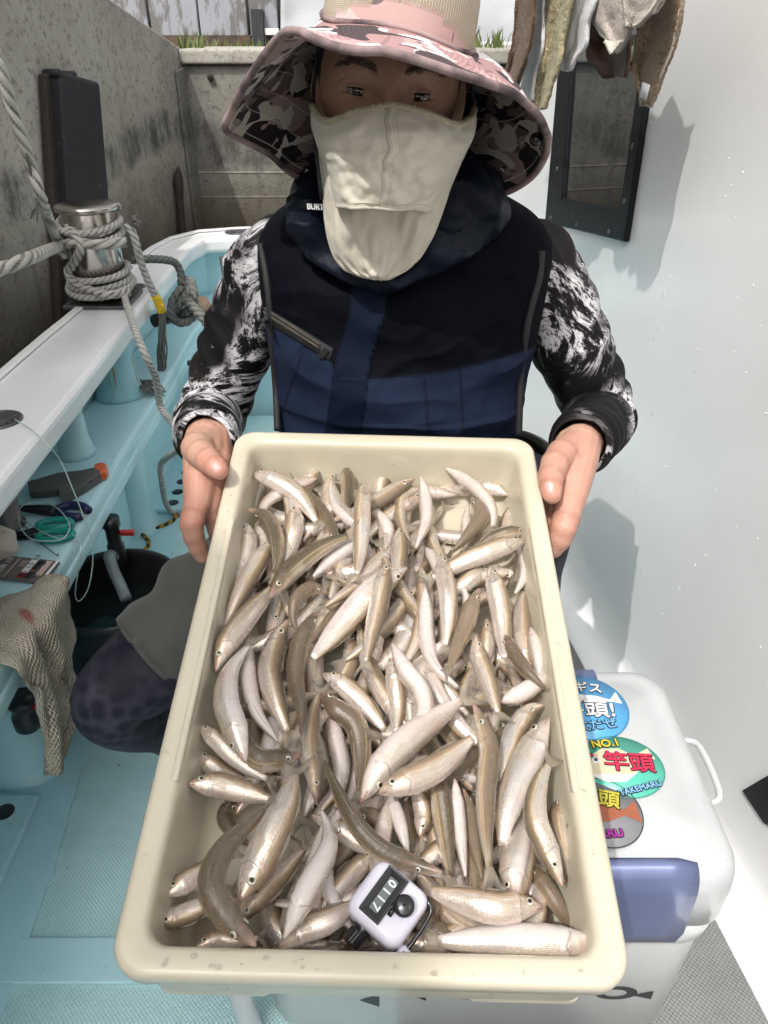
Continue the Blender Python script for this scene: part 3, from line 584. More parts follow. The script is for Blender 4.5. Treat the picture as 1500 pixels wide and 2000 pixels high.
# ================================================================== things on the shelf
def pxprism(poly, z0, z1):
    m_ = MB(); A = [at_z(x, y, z0) for x, y in poly]; n = len(A); B = [p+Vector((0, 0, z1-z0)) for p in A]
    m_.add(A+B, [list(range(n))[::-1], list(range(n, 2*n))]+[[i, (i+1) % n, n+(i+1) % n, n+i] for i in range(n)]); return m_
M['tong_grey'] = plain('tong_grey', (.10, .095, .09), .55, (.075, .07, .068), 30, bs=80, bst=.15); M['orange'] = plain('orange_plastic', (.70, .13, .04), .4)
t = thing('fish_tongs', 'grey plastic fish tongs with a bright orange hinge lying on the shelf', 'tongs', at_z(140, 960, SZ))
def teeth(pa, pb, n, h):
    return [(pa[0]+(pb[0]-pa[0])*k/n, pa[1]+(pb[1]-pa[1])*k/n+(h if k % 2 else 0)) for k in range(n+1)]
pxprism(teeth((57, 950), (112, 934), 16, 1.6)+[(160, 929), (192, 922), (194, 933), (158, 950), (112, 968), (60, 973)], SZ+.004, SZ+.017).build('upper_arm', M['tong_grey'], t, smooth=False, bevel=.003)
pxprism([(150, 949), (192, 931), (204, 938), (166, 964), (122, 988)]+teeth((122, 988), (117, 966), 8, 0), SZ+.001, SZ+.022).build('lower_arm', M['tong_grey'], t, smooth=False, bevel=.003)
pxprism([(187, 922), (200, 918), (210, 920), (213, 929), (210, 937), (197, 940), (199, 931), (188, 934)], SZ+.003, SZ+.023).build('hinge_cap', M['orange'], t, smooth=False, bevel=.004)
for k in range(3): pxprism([(128+k*2, 948+k*3), (176+k*2, 932+k*3), (177+k*2, 934+k*3), (129+k*2, 950+k*3)], SZ+.0175, SZ+.0185).build('slot_line', M['black'], t, smooth=False)
M['navy_grip'] = plain('navy_grip', (.012, .018, .075), .4); M['teal'] = plain('teal_grip', (.015, .30, .25), .42, (.012, .26, .22), 20)
t = thing('pliers', 'long nosed pliers with dark blue grips lying beside the scissors', 'pliers', at_z(110, 998, SZ))
def ptube(name, pts, r, mat, par, z=SZ+.009, n=24):
    m_ = MB(); m_.tube(cr([at_z(x, y, z) for x, y in pts], n), r, 10); return m_.build(name, mat, par)
m_ = MB(); m_.tube(cr([at_z(34, 990, SZ+.009), at_z(80, 992, SZ+.009), at_z(108, 996, SZ+.009)], 10), [.003+.006*k/9 for k in range(10)], 8); m_.build('jaw', M['black'], t)
m_ = MB(); m_.tube(cr([at_z(34, 994, SZ+.006), at_z(80, 999, SZ+.007), at_z(108, 1000, SZ+.008)], 10), [.003+.006*k/9 for k in range(10)], 8); m_.build('jaw', M['black'], t)
ptube('grip', [(112, 995), (135, 987), (160, 989), (173, 997)], .0085, M['navy_grip'], t); ptube('grip', [(112, 999), (130, 1008), (150, 1010), (158, 1008)], .0085, M['navy_grip'], t); ptube('grip_end', [(156, 1009), (164, 1008)], .005, M['steel'], t, n=4)
t = thing('scissors', 'teal handled scissors with black blades lying on the shelf', 'scissors', at_z(100, 1035, SZ))
for (cx, cy, rx, ry, z) in ((107, 1024, 33, 8, .012), (108, 1046, 34, 9, .008)):
    loop = [at_z(cx+rx*math.cos(a), cy+ry*math.sin(a)-.10*rx*math.cos(a), SZ+z) for a in np.linspace(0, 2*math.pi, 33)]; m_ = MB(); m_.tube(loop, .0062, 10, caps=False); m_.build('handle', M['teal'], t)
pxprism([(10, 1046), (50, 1038), (76, 1030), (80, 1036), (50, 1047), (12, 1052)], SZ+.006, SZ+.010).build('blade', M['black'], t, smooth=False, bevel=.001)
pxprism([(10, 1052), (50, 1049), (78, 1046), (78, 1051), (50, 1055), (12, 1056)], SZ+.002, SZ+.005).build('blade', M['black'], t, smooth=False, bevel=.001)
# fishing rig packet
t = thing('rig_packet', 'brown and white packet of fishing hooks on the shelf above the rag', 'packet', at_z(60, 1110, SZ))
TR = at_z(116, 1096, SZ+.008); BRp = at_z(82, 1137, SZ+.008); TL = at_z(-30, 1080, SZ+.008); BL = at_z(-64, 1119, SZ+.008); e1 = (TR-BRp); e2 = (TL-TR)
M['card'] = plain('card_brown', (.14, .115, .10), .4, (.12, .10, .088), 20, coat=.3)
m_ = MB(); m_.add([TR, TL, BL, BRp]+[p-Vector((0, 0, .006)) for p in (TR, TL, BL, BRp)], [(0, 1, 2, 3), (7, 6, 5, 4), (4, 5, 1, 0), (5, 6, 2, 1), (6, 7, 3, 2), (7, 4, 0, 3)]); m_.build('sleeve', M['card'], t, smooth=False)
def CP(a, b, dz=.0006): return BRp+e1*a+e2*b+Vector((0, 0, dz))      # a along the right edge, b to the left
def cardquad(name, a0, a1, b0, b1, mat, dz=.0006): m_ = MB(); m_.add([CP(a0, b0, dz), CP(a1, b0, dz), CP(a1, b1, dz), CP(a0, b1, dz)], [(0, 1, 2, 3)]); return m_.build(name, mat, t, smooth=False)
cardquad('fold_edge', 0, 1, 0, .035, M['paper']); cardquad('white_box', .30, .98, .26, .35, M['paper']); cardquad('red_box', .08, .30, .26, .35, plain('card_red', (.35, .02, .03), .4))
cardquad('white_line', .02, .98, .50, .508, M['paper']); cardquad('white_line', .02, .98, .72, .728, M['paper'])
pk = plain('card_pink', (.62, .45, .40), .4); cardquad('printed_fish', .25, .95, .07, .15, pk); cardquad('red_badge', .42, .58, .20, .235, plain('badge_red', (.6, .05, .04), .4), .0008)
LH = e1.length
for (s, a, b, sz, mt) in (('1.5  1.5  0.8', .64, .305, .0135, M['black']), ('7', .19, .305, .016, M['black']), ('船キス仕掛 2本針 50', .5, .61, .0118, M['paper']), ('特選仕掛', .36, .66, .0, M['paper']), ('3組', .70, .40, .013, pk)):
    if sz: put('lettering', text_mesh(s, sz, CP(a, b, .0011), e1, e2, .0001), mt, t)
for (a, b, r) in ((.80, .19, .008), (.60, .205, .008), (.22, .20, .009)):
    m_ = MB(); m_.lathe([(r, .0), (r, .0004), (.0005, .0005)], CP(a, b, .0008), n=20, caps=False); m_.build('printed_disc', M['black'], t)
# clear fishing line in loops
M['line'] = plain('fishing_line', (.50, .66, .62), .25); m_ = MB()
m_.tube(cr([at_z(30, 820, GZ+.004), at_z(60, 838, GZ+.01), at_y(92, 868, 1.10), at_y(118, 900, 1.12), at_y(140, 950, 1.12), at_y(160, 1000, 1.12), at_y(178, 1050, 1.12), at_y(181, 1100, 1.12), at_y(172, 1150, 1.11), at_y(155, 1174, 1.10), at_y(147, 1160, 1.09), at_y(152, 1120, 1.07), at_y(158, 1070, 1.06), at_z(146, 1046, SZ+.012), at_z(110, 1056, SZ+.014), at_z(60, 1052, SZ+.014), at_z(38, 1022, SZ+.02), at_z(40, 992, SZ+.02), at_z(70, 980, SZ+.02), at_z(105, 988, SZ+.02), at_z(128, 1010, SZ+.02), at_z(136, 1032, SZ+.02), at_z(120, 1052, SZ+.018), at_z(85, 1040, SZ+.014), at_z(45, 1015, SZ+.01)], 260), .0011, 6)
o = m_.build('fishing_line', M['line'], None); tag(o, 'pale green fishing line looping off the gunwale over the shelf edge', 'fishing line')
m_ = MB(); m_.tube(cr([at_z(40, 1018, SZ+.006), at_z(75, 1056, SZ+.006), at_z(110, 1084, SZ+.006)], 12), .0009, 6); m_.tube(cr([at_z(110, 1084, SZ+.006), at_z(114, 1086, SZ+.006), at_z(113, 1081, SZ+.009)], 8), .0009, 6)
o = m_.build('fish_hook', M['dark_steel'], None); tag(o, 'thin dark wire hook lying between scissors and packet', 'hook')
# crumpled pale cloth at the frame edge
v, f = ellipsoid(at_z(-4, 1062, SZ+.028), (.032, .03, .03), None, 24, 16)
v = [p+Vector((fbm(p, 40), fbm(p+Vector((5, 0, 0)), 40), fbm(p+Vector((0, 7, 0)), 40)))*.008 for p in v]; o = mk('crumpled_cloth', v, f, M['t_hem'], None); tag(o, 'crumpled off white cloth at the left edge beside scissors', 'cloth')
# brown sponge
v, f = ellipsoid(at_z(388, 600, SZ+.03), (.040, .034, .032), None, 32, 20); v = [p+Vector((fbm(p, 30), fbm(p+Vector((5, 0, 0)), 30), fbm(p+Vector((0, 7, 0)), 30)))*.014 for p in v]
M['sponge'] = plain('sponge', (.34, .25, .17), .95, (.22, .15, .10), 30, bs=120, bst=.8, bd=.004); o = mk('sponge', v, f, M['sponge'], None); tag(o, 'torn brown sponge on the far shelf behind the dark knot', 'sponge')
# waffle rag
def rag():
    X0 = -.528; n = Vector((1, 0, 0)); p0 = Vector((X0, 0, 0))
    def H(x, y, o=0): return at_plane(x, y, p0+Vector((o, 0, 0)), n)
    Rr = [[at_z(-45, 1180, SZ+.006), at_z(20, 1165, SZ+.006), at_z(60, 1150, SZ+.006), at_z(86, 1130, SZ+.006), at_z(106, 1124, SZ+.006)],
          [at_z(-40, 1240, SZ+.008), at_z(10, 1215, SZ+.012), at_z(55, 1185, SZ+.010), at_z(95, 1150, SZ+.012), at_z(122, 1128, SZ+.008)],
          [at_z(-30, 1285, SZ+.008), at_z(24, 1262, SZ+.014), at_z(62, 1225, SZ+.010), at_z(100, 1175, SZ+.012), at_z(136, 1132, SZ+.008)],
          [H(15, 1305), H(42, 1290, .012), H(72, 1255), H(105, 1205, .012), H(130, 1172)],
          [H(42, 1338), H(60, 1335, .02), H(90, 1300), H(115, 1265, .012), H(145, 1240)],
          [H(64, 1342, .01), H(78, 1360, .02), H(98, 1345), H(118, 1315, .014), H(131, 1290)],
          [H(76, 1385, .01), H(88, 1400, .022), H(106, 1395), H(128, 1380, .014), H(148, 1380)],
          [H(88, 1435, .01), H(96, 1440, .02), H(106, 1440), H(120, 1432, .01), H(132, 1432)],
          [H(95, 1475, .01), H(99, 1478, .015), H(104, 1478), H(109, 1476), H(114, 1476)],
          [H(97, 1508, .01), H(100, 1512, .01), H(104, 1512), H(108, 1511), H(111, 1506)]]
    cols = [cr(r, 40) for r in Rr]; nu = 40; nv = 90; grid = [[None]*nu for _ in range(nv)]
    for k in range(nu):
        col = cr([c[k] for c in cols], nv)
        for j in range(nv): grid[j][k] = Vector(col[j])
    fu = []; fv = []; bl = []; rows = []
    for j in range(nv):
        row = []
        for k in range(nu):
            p = grid[j][k]; hang = min(max((j-22)/30, 0), 1); p = p+Vector((.012*hang*math.sin(k*.55+j*.03)+.004*fbm(p, 30), 0, (1-hang)*.006*abs(fbm(p, 22))))
            row.append(p); fu.append(k/nu); fv.append(j/nv); q = Vector((k/nu, j/nv, 0)); d = (q-Vector((.42, .20, 0))).length; bl.append(max(0, min(1, 1.15-d*14+1.2*mnoise.noise(q*11)))*.75)
        rows.append(row)
    m_ = MB(); m_.grid(rows); o = m_.build('rag', M['rag'], None, attrs={'fu': fu, 'fv': fv, 'blood': bl}, solid=.003); tag(o, 'beige waffle rag with a blood stain draped over the shelf edge', 'rag')
    q = [H(111, 1478), H(124, 1472), H(123, 1488), H(112, 1493)]; m_ = MB(); m_.add(q, [(0, 1, 2, 3)]); m_.build('care_label', M['paper'], o, solid=.001)
rag()
# bucket with hose
bc = Vector((-.55, 1.235, 0)); bk = thing('bucket', 'black plastic bucket of dark water standing under the shelf', 'bucket', bc)
m_ = MB(); m_.lathe([(.001, .004), (.105, .004), (.108, .0), (.130, .285), (.136, .288), (.137, .300), (.130, .302), (.126, .298), (.124, .285), (.104, .012), (.001, .012)], bc, n=48, caps=False); m_.build('tub', M['black'], bk)
m_ = MB(); m_.lathe([(.118, .215), (.001, .215)], bc, n=40, caps=False); m_.build('bucket_water', M['water'], bk)
hosep('hose', [HT+Vector((0, 0, -.1)), at_y(214, 1085, 1.30), at_y(222, 1115, 1.27), at_y(236, 1145, 1.25), at_y(247, 1172, 1.22)], .012, M['hose'])
# ================================================================== towels hung by the cabin
def towel(name, label, rows, offs, mat, amp=.012, nf=3, seed=0, fuzz=.004, hem=None, tagp=None, th=.006, hemw=.1):
    R_ = [(y, a, b) for y, a, b in rows]; ny = 100; nx = 34; S = cr([(y, a, b) for y, a, b in R_], ny); G_ = []
    for j in range(ny):
        y, a, b = S[j]; row = []
        for k in range(nx):
            u = k/(nx-1); o = offs+amp*math.sin(u*math.pi*nf+seed+j*.02)*(1-.3*j/ny)+amp*.5*mnoise.noise(Vector((u*4, j*.08, seed)))
            p = at_plane(a+(b-a)*u, y+2*math.sin(u*7+seed), CA+cn*o, cn); p = p+Vector((fbm(p+Vector((seed, 0, 0)), 150, 2), fbm(p+Vector((0, 3, seed)), 120, 2), fbm(p+Vector((0, seed, 9)), 120, 2)))*fuzz*.20; row.append(p)
        G_.append(row)
    t = thing(name, label, 'towel', G_[0][nx//2], 'towels hung to dry beside the cabin')
    m_ = MB(); m_.grid(G_); m_.build('cloth', mat, t, solid=th, solid_off=0)
    if hem:
        k0 = nx-max(2, int(nx*hemw)) if hem == 'right' else 0
        m_ = MB()
        if hem in ('right', 'left'):
            kk = [nx-1, nx-2, nx-3] if hem == 'right' else [0, 1, 2]; m_.grid([[G_[j][k]+cn*.005 for k in kk] for j in range(ny)])
        else: m_.grid([[G_[j][k]+cn*.005 for k in range(nx)] for j in range(ny-9, ny)])
        m_.build('hem', M['t_hem'], t, solid=.008, solid_off=0)
    if tagp:
        q = [at_plane(x, y, CA+cn*(offs+.02), cn) for x, y in tagp]; m_ = MB(); m_.add(q, [(0, 1, 2, 3)]); m_.build('care_label', M['paper'], t, solid=.001)
    return t
towel('towel', 'brown terry towel hanging nearest the mesh screen', [(-230, 1032, 1084), (-60, 1010, 1050), (0, 1008, 1045), (60, 1003, 1040), (120, 992, 1028), (165, 982, 1012)], .24, M['t_brown'], .006, 2, 1, .006)
towel('towel', 'narrow white towel between brown and cream ones', [(-230, 1067, 1100), (-60, 1045, 1066), (0, 1040, 1062), (90, 1032, 1060), (150, 1022, 1045), (195, 1014, 1040)], .21, M['t_white'], .006, 1, 2, .004)
towel('towel', 'shaggy pale cream towel with long pointed end', [(-230, 1082, 1154), (-60, 1060, 1120), (0, 1052, 1118), (60, 1046, 1106), (130, 1038, 1096), (170, 1034, 1080), (212, 1038, 1066)], .20, M['t_cream'], .006, 3.4, 3, .010)
towel('towel', 'thin bright white cotton towel with rounded tip', [(-230, 1142, 1206), (-60, 1120, 1172), (0, 1114, 1166), (45, 1104, 1152), (90, 1094, 1146), (112, 1090, 1130), (138, 1091, 1116)], .17, M['t_white'], .006, 3, 4, .003)
towel('towel', 'dark brown suede cloth curled beneath the pinkish towel', [(-230, 1180, 1266), (-60, 1158, 1232), (20, 1150, 1230), (80, 1146, 1230), (115, 1148, 1228), (135, 1165, 1226), (150, 1180, 1221)], .11, M['t_suede'], .018, 1.4, 0.4, .002)
towel('towel', 'pinkish white terry towel with folded pointed hem', [(-230, 1194, 1284), (-60, 1172, 1250), (0, 1164, 1246), (40, 1160, 1238), (65, 1172, 1230), (85, 1190, 1222), (103, 1200, 1209)], .16, M['t_beige'], .007, 2.2, 5, .005, hem='bottom')
towel('towel', 'short beige towel folded over with a cream hem', [(-230, 1244, 1344), (-60, 1222, 1310), (-10, 1218, 1300), (20, 1220, 1284), (40, 1221, 1262), (53, 1224, 1248)], .18, M['t_beige'], .006, 2, 6, .005, hem='right')
towel('towel', 'long tan towel hanging lowest with white care label', [(-230, 1274, 1379), (-60, 1252, 1345), (0, 1250, 1336), (50, 1246, 1328), (100, 1240, 1316), (140, 1236, 1298), (175, 1246, 1286), (205, 1252, 1272)], .13, M['t_tan'], .009, 2.4, 7, .007, hem='right', tagp=[(1256, 160), (1270, 166), (1262, 196), (1250, 190)])
a = at_plane(990, -228, CA+cn*.24, cn); b = at_plane(1385, -226, CA+cn*.13, cn); m_ = MB(); m_.tube([a, b], .004, 8); o = m_.build('clothes_line', M['rope'], None); tag(o, 'thin cord along the cabin that the towels hang from', 'cord')
# ================================================================== tray
TC = Vector((-.0044, .558, CAMZ-.4805)); TRm = (Matrix.Rotation(R(-.73), 4, 'Z') @ Matrix.Rotation(R(1.32), 4, 'Y') @ Matrix.Rotation(R(12.95), 4, 'X'))
TMX = Matrix.Translation(TC) @ TRm; TN = (TRm @ Vector((0, 0, 1))).normalized(); TW, TL, TD = .36, .5868, .088
TRAY = thing('fish_tray', 'cream plastic fish tray full of sand whiting held in both hands', 'tray', TC-TN*TD)
def rrect(hx, hy, r, n=10):
    out = []
    for (cx, cy, a0) in ((hx-r, hy-r, 0), (-hx+r, hy-r, 90), (-hx+r, -hy+r, 180), (hx-r, -hy+r, 270)):
        for k in range(n): a = R(a0+90*k/(n-1)); out.append((cx+r*math.cos(a), cy+r*math.sin(a)))
    return out
def tray():
    W, L = TW/2, TL/2
    prof = [(-.011, -.060, .018), (-.006, -.020, .021), (-.0015, -.019, .023), (0, -.017, .024), (0, -.004, .024), (-.002, -.0008, .023), (-.005, 0, .022), (-.016, -.0005, .02), (-.0195, -.003, .018), (-.0215, -.008, .017), (-.0225, -.016, .016), (-.029, -.070, .014), (-.032, -.078, .013), (-.040, -.082, .010), (-.12, -.082, .004)]
    rows = []
    for (ins, z, r) in prof:
        rows.append([TMX @ Vector((x, y, z)) for x, y in rrect(W+ins, L+ins, max(r, .004))])
    m_ = MB(); m_.grid(rows, closed=True); n = len(rows[0]); m_.f.append([(len(rows)-1)*n+k for k in range(n)]); m_.build('basin', M['tray'], TRAY)
    # outer body under the rim with stacking feet
    prof = [(-.008, -.012, .024), (-.0095, -.076, .024), (-.013, -.0915, .022), (-.10, -.0925, .01)]; rows = [[TMX @ Vector((x, y, z)) for x, y in rrect(W+i, L+i, r)] for i, z, r in prof]
    m_ = MB(); m_.grid(rows, closed=True); m_.f.append([(len(rows)-1)*n+k for k in range(n)][::-1]); m_.build('outer_wall', M['tray'], TRAY)
    for sx in (-1, 1):
        for sy in (-1, 1):
            m_ = MB(); c = TMX @ Vector((sx*(W-.060), sy*(L-.050), -.096)); m_.box(c, (.085, .074, .018), TRm.to_3x3()); m_.build('stacking_foot', M['tray'], TRAY, smooth=False, bevel=.005)
    for sx in (-1, 1):                                  # stepped rim pads along the long sides
        m_ = MB(); c = TMX @ Vector((sx*(W-.0175), -.005, -.0105)); m_.box(c, (.007, .30, .022), TRm.to_3x3() @ Matrix.Rotation(R(sx*2), 3, 'Y')); m_.build('rim_step', M['tray'], TRAY, smooth=False, bevel=.003)
tray()
FLOOR = -.082
# meltwater in the low end of the tray
g = G('fish_water'); g.P(Base_Color=(.80, .70, .64), Roughness=.03, Transmission_Weight=1.0, IOR=1.33, Normal=g.bump(g.noise(60, 3), .25, .003)); M['fishwater'] = g.m
def meltwater():
    zc = (TMX @ Vector((0, -TL/2+.03, FLOOR))).z+.016
    inv = TMX.inverted(); nx = 14; ny = 10; rows = []
    for j in range(ny):
        row = []
        for k in range(nx):
            x = -.144+.288*k/(nx-1); y = -TL/2+.0305+.12*j/(ny-1); p = TMX @ Vector((x, y, 0)); row.append(Vector((p.x, p.y, zc)))
        rows.append(row)
    m_ = MB(); m_.grid(rows); o = m_.build('meltwater', M['fishwater'], None); tag(o, kind='stuff')
    m_ = MB(); rg = random.Random(9)
    for k in range(60):
        cx, cy = ((700, 1770), (980, 1815), (640, 1745), (500, 1840))[k % 4]; p = at_plane(cx+rg.gauss(0, 26), cy+rg.gauss(0, 10), Vector((0, 0, zc+.012)), Vector((0, 0, 1))); r = rg.uniform(.0012, .0034)
        v, f = ellipsoid(p, (r, r, r*.8), None, 10, 6); m_.add(v, f)
    o = m_.build('bubbles', M['fishwater'], None); tag(o, kind='stuff')
meltwater()
# ================================================================== fish
def fish_mats():
    g = G('whiting_skin'); u = g.attr('fu'); v = g.attr('fv'); oi = g.nd('ObjectInfo'); tone = g.sep(oi.outputs['Color'])[0]; tone2 = g.sep(oi.outputs['Color'])[1]
    vec = g.comb(g.math('MULTIPLY', u, 1.0), g.math('MULTIPLY', v, .22), g.math('MULTIPLY', oi.outputs['Random'], 40))
    nz = g.noise(7, 5, .6, vec); vv = g.math('ADD', v, g.math('MULTIPLY_ADD', nz, .16, -.08)); vv = g.math('ADD', vv, g.math('MULTIPLY_ADD', tone, .46, -.26))
    c = g.ramp(vv, [(.0, (.070, .052, .028)), (.13, (.115, .085, .046)), (.24, (.20, .145, .080)), (.33, (.38, .27, .155)), (.42, (.57, .46, .345)), (.56, (.68, .59, .52)), (.75, (.67, .59, .545)), (1, (.62, .56, .54))])
    c = g.mix(g.math('MULTIPLY', tone2, .35), c, (.52, .37, .26))                          # pinkish or golden cast
    # lateral stripe
    st = g.math('MULTIPLY', g.step(g.math('ABSOLUTE', g.math('SUBTRACT', v, .42)), .05, .0), g.step(u, .2, .3)); c = g.mix(g.math('MULTIPLY', st, .5), c, (.58, .47, .30))
    # scales
    sv = g.comb(g.math('MULTIPLY', u, 105), g.math('MULTIPLY', v, 34), 0.0); sc = g.voro(1.0, sv, rnd_=.25); body = g.math('MULTIPLY', g.step(u, .19, .25), g.step(v, .85, .6))
    e = g.math('MULTIPLY', g.step(sc, .38, .62), body); c = g.mix(g.math('MULTIPLY', e, .28), c, g.mix(.5, c, (.20, .135, .085)))
    # iridescent blush on the flanks
    ir = g.noise(3.2, 2, .5, vec); irc = g.ramp(ir, [(.25, (.50, .54, .62)), (.42, (.68, .60, .50)), (.55, (.68, .50, .43)), (.75, (.58, .60, .50))]); c = g.mix(g.math('MULTIPLY', g.math('MULTIPLY', g.step(vv, .36, .5), g.step(vv, 1.0, .75)), .5), c, irc)
    stk = g.noise(1.0, 3, .6, g.comb(g.math('MULTIPLY_ADD', u, 5, g.math('MULTIPLY', oi.outputs['Random'], 50)), g.math('MULTIPLY', v, 46), 0.0)); shn = g.math('MULTIPLY', g.math('MULTIPLY', g.step(stk, .48, .60), g.step(u, .16, .26)), g.math('MULTIPLY', g.step(vv, .28, .40), g.step(vv, .95, .7))); c = g.mix(g.math('MULTIPLY', shn, .8), c, (.88, .84, .775))
    drk = g.math('MULTIPLY', g.step(stk, .46, .34), g.step(vv, .7, .3)); c = g.mix(g.math('MULTIPLY', drk, .55), c, g.mix(.6, c, (.09, .055, .03)))
    # head: gill cover, snout and mouth
    hd = g.step(u, .235, .19); gc = g.math('MULTIPLY', g.step(g.math('ABSOLUTE', g.math('SUBTRACT', u, g.math('MULTIPLY_ADD', g.math('ABSOLUTE', g.math('SUBTRACT', v, .55)), -.12, .225))), .011, .0), g.step(v, .15, .3))
    gc = g.math('MULTIPLY', gc, g.step(v, .98, .8)); c = g.mix(g.math('MULTIPLY', gc, .5), c, (.20, .13, .10)); mott = g.noise(16, 5, .7, vec); c = g.mix(g.math('MULTIPLY', g.step(mott, .48, .72), .35), c, g.mix(.5, c, (.30, .20, .15))); pk = g.math('MULTIPLY', g.step(u, .10, .0), .55); c = g.mix(pk, c, (.50, .31, .27))
    chk = g.math('MULTIPLY', hd, g.step(g.noise(26, 4, .65, vec), .50, .62)); c = g.mix(g.math('MULTIPLY', g.math('MULTIPLY', chk, g.step(vv, .26, .42)), .55), c, (.84, .80, .70)); br = g.math('MULTIPLY', g.math('MULTIPLY', hd, g.step(g.noise(11, 4, .6, vec), .55, .66)), g.step(v, .6, .3)); c = g.mix(g.math('MULTIPLY', br, .6), c, (.22, .12, .08))
    mo = g.math('MULTIPLY', g.step(g.math('ABSOLUTE', g.math('SUBTRACT', v, .60)), .045, .01), g.step(u, .062, .05)); c = g.mix(mo, c, (.16, .06, .05))
    blotch = g.math('MULTIPLY', g.step(g.noise(9, 3, .5, vec), .70, .76), g.step(u, .3, .15)); c = g.mix(g.math('MULTIPLY', blotch, .6), c, (.25, .06, .05))
    h = g.math('ADD', g.math('MULTIPLY', g.math('MULTIPLY', sc, body), .5), g.math('MULTIPLY', g.noise(90, 3, .6, vec), .5))
    seg = g.math('MULTIPLY', g.math('SINE', g.math('ADD', g.math('MULTIPLY', u, 210), g.math('MULTIPLY', g.math('ABSOLUTE', g.math('SUBTRACT', v, .42)), 26))), g.math('MULTIPLY', body, g.step(v, .72, .5)))
    h = g.math('ADD', h, g.math('MULTIPLY', seg, .10)); h = g.math('ADD', h, g.math('MULTIPLY', gc, -.8))
    wet = g.noise(30, 4, .7, g.co())
    met = g.math('MULTIPLY_ADD', shn, .25, g.math('MULTIPLY', g.math('MULTIPLY', g.step(vv, .30, .48), g.step(vv, .98, .70)), .52))
    g.P(Base_Color=c, Metallic=met, Roughness=g.math('MULTIPLY_ADD', wet, .30, .10), Coat_Weight=1.0, Coat_Roughness=g.math('MULTIPLY_ADD', wet, .06, .0), Coat_IOR=1.45, Subsurface_Weight=.10, Subsurface_Radius=(.006, .0035, .002), Subsurface_Scale=1.0,
        Normal=g.bump(h, .24, .0014), Coat_Normal=g.bump(g.math('ADD', g.math('MULTIPLY', g.step(g.voro(260, g.co()), .34, .0), .9), g.math('ADD', g.math('ADD', g.noise(190, 3, .6, g.co()), g.math('MULTIPLY', g.noise(70, 2, .5, g.co()), 1.2)), g.math('MULTIPLY', sc, .25))), .75, .0028)); M['fish'] = g.m
    g = G('whiting_fin'); u = g.attr('fu'); v = g.attr('fv'); ry = g.math('SINE', g.math('MULTIPLY', v, 80)); c = g.mix(g.step(ry, -.3, .6), (.46, .40, .31), (.34, .28, .20)); c = g.mix(g.step(u, .45, 1.0), c, (.15, .125, .10))
    g.P(Base_Color=c, Roughness=.3, Coat_Weight=.5, Transmission_Weight=.0, Alpha=.62, Normal=g.bump(ry, .5, .001)); M['fin'] = g.m
    g = G('pectoral'); v = g.attr('fv'); ry = g.math('SINE', g.math('MULTIPLY', v, 30)); g.P(Base_Color=g.mix(g.step(ry, -.3, .6), (.66, .60, .50), (.52, .45, .35)), Roughness=.3, Coat_Weight=.5, Alpha=.42); M['pfin'] = g.m
    g = G('fish_eye'); r = g.attr('rad'); c = g.ramp(r, [(0, (.004, .004, .005)), (.50, (.006, .006, .008)), (.54, (.42, .33, .16)), (.64, (.62, .58, .46)), (.84, (.52, .50, .44)), (1, (.16, .14, .11))]); g.P(Base_Color=c, Roughness=.06, Coat_Weight=1.0, Coat_Roughness=.02); M['fisheye'] = g.m
fish_mats()
def eye_mesh():
    vs = [Vector((0, 0, .52))]; rad = [0]; fs = []; n = 20; K = [.28, .46, .53, .60, .8, .95, 1.08]
    for i, r in enumerate(K):
        for k in range(n):
            a = 2*math.pi*k/n; vs.append(Vector((r*math.cos(a), r*math.sin(a), .52*math.sqrt(max(0, 1-(r/1.09)**2))-(.02 if r > 1 else 0)))); rad.append(min(1, r/1.05))
    for k in range(n): fs.append((0, 1+k, 1+(k+1) % n))
    for i in range(len(K)-1):
        for k in range(n): a = 1+i*n+k; b = 1+i*n+(k+1) % n; fs.append((a, a+n, b+n, b))
    return raw(vs, fs, True, 'eye', {'rad': rad})
EYE = eye_mesh(); EYE.materials.append(M['fisheye'])
HU = [0, .02, .06, .12, .2, .3, .42, .55, .68, .8, .87, .9]
HV = [.08, .21, .41, .66, .90, 1.0, 1.0, .93, .76, .52, .36, .31]
WV = [.08, .20, .38, .60, .80, .88, .87, .78, .60, .38, .22, .16]
NS, NR = 34, 20
US = list(np.concatenate([np.linspace(0, .25, 14), np.linspace(.28, .9, NS-14)]))
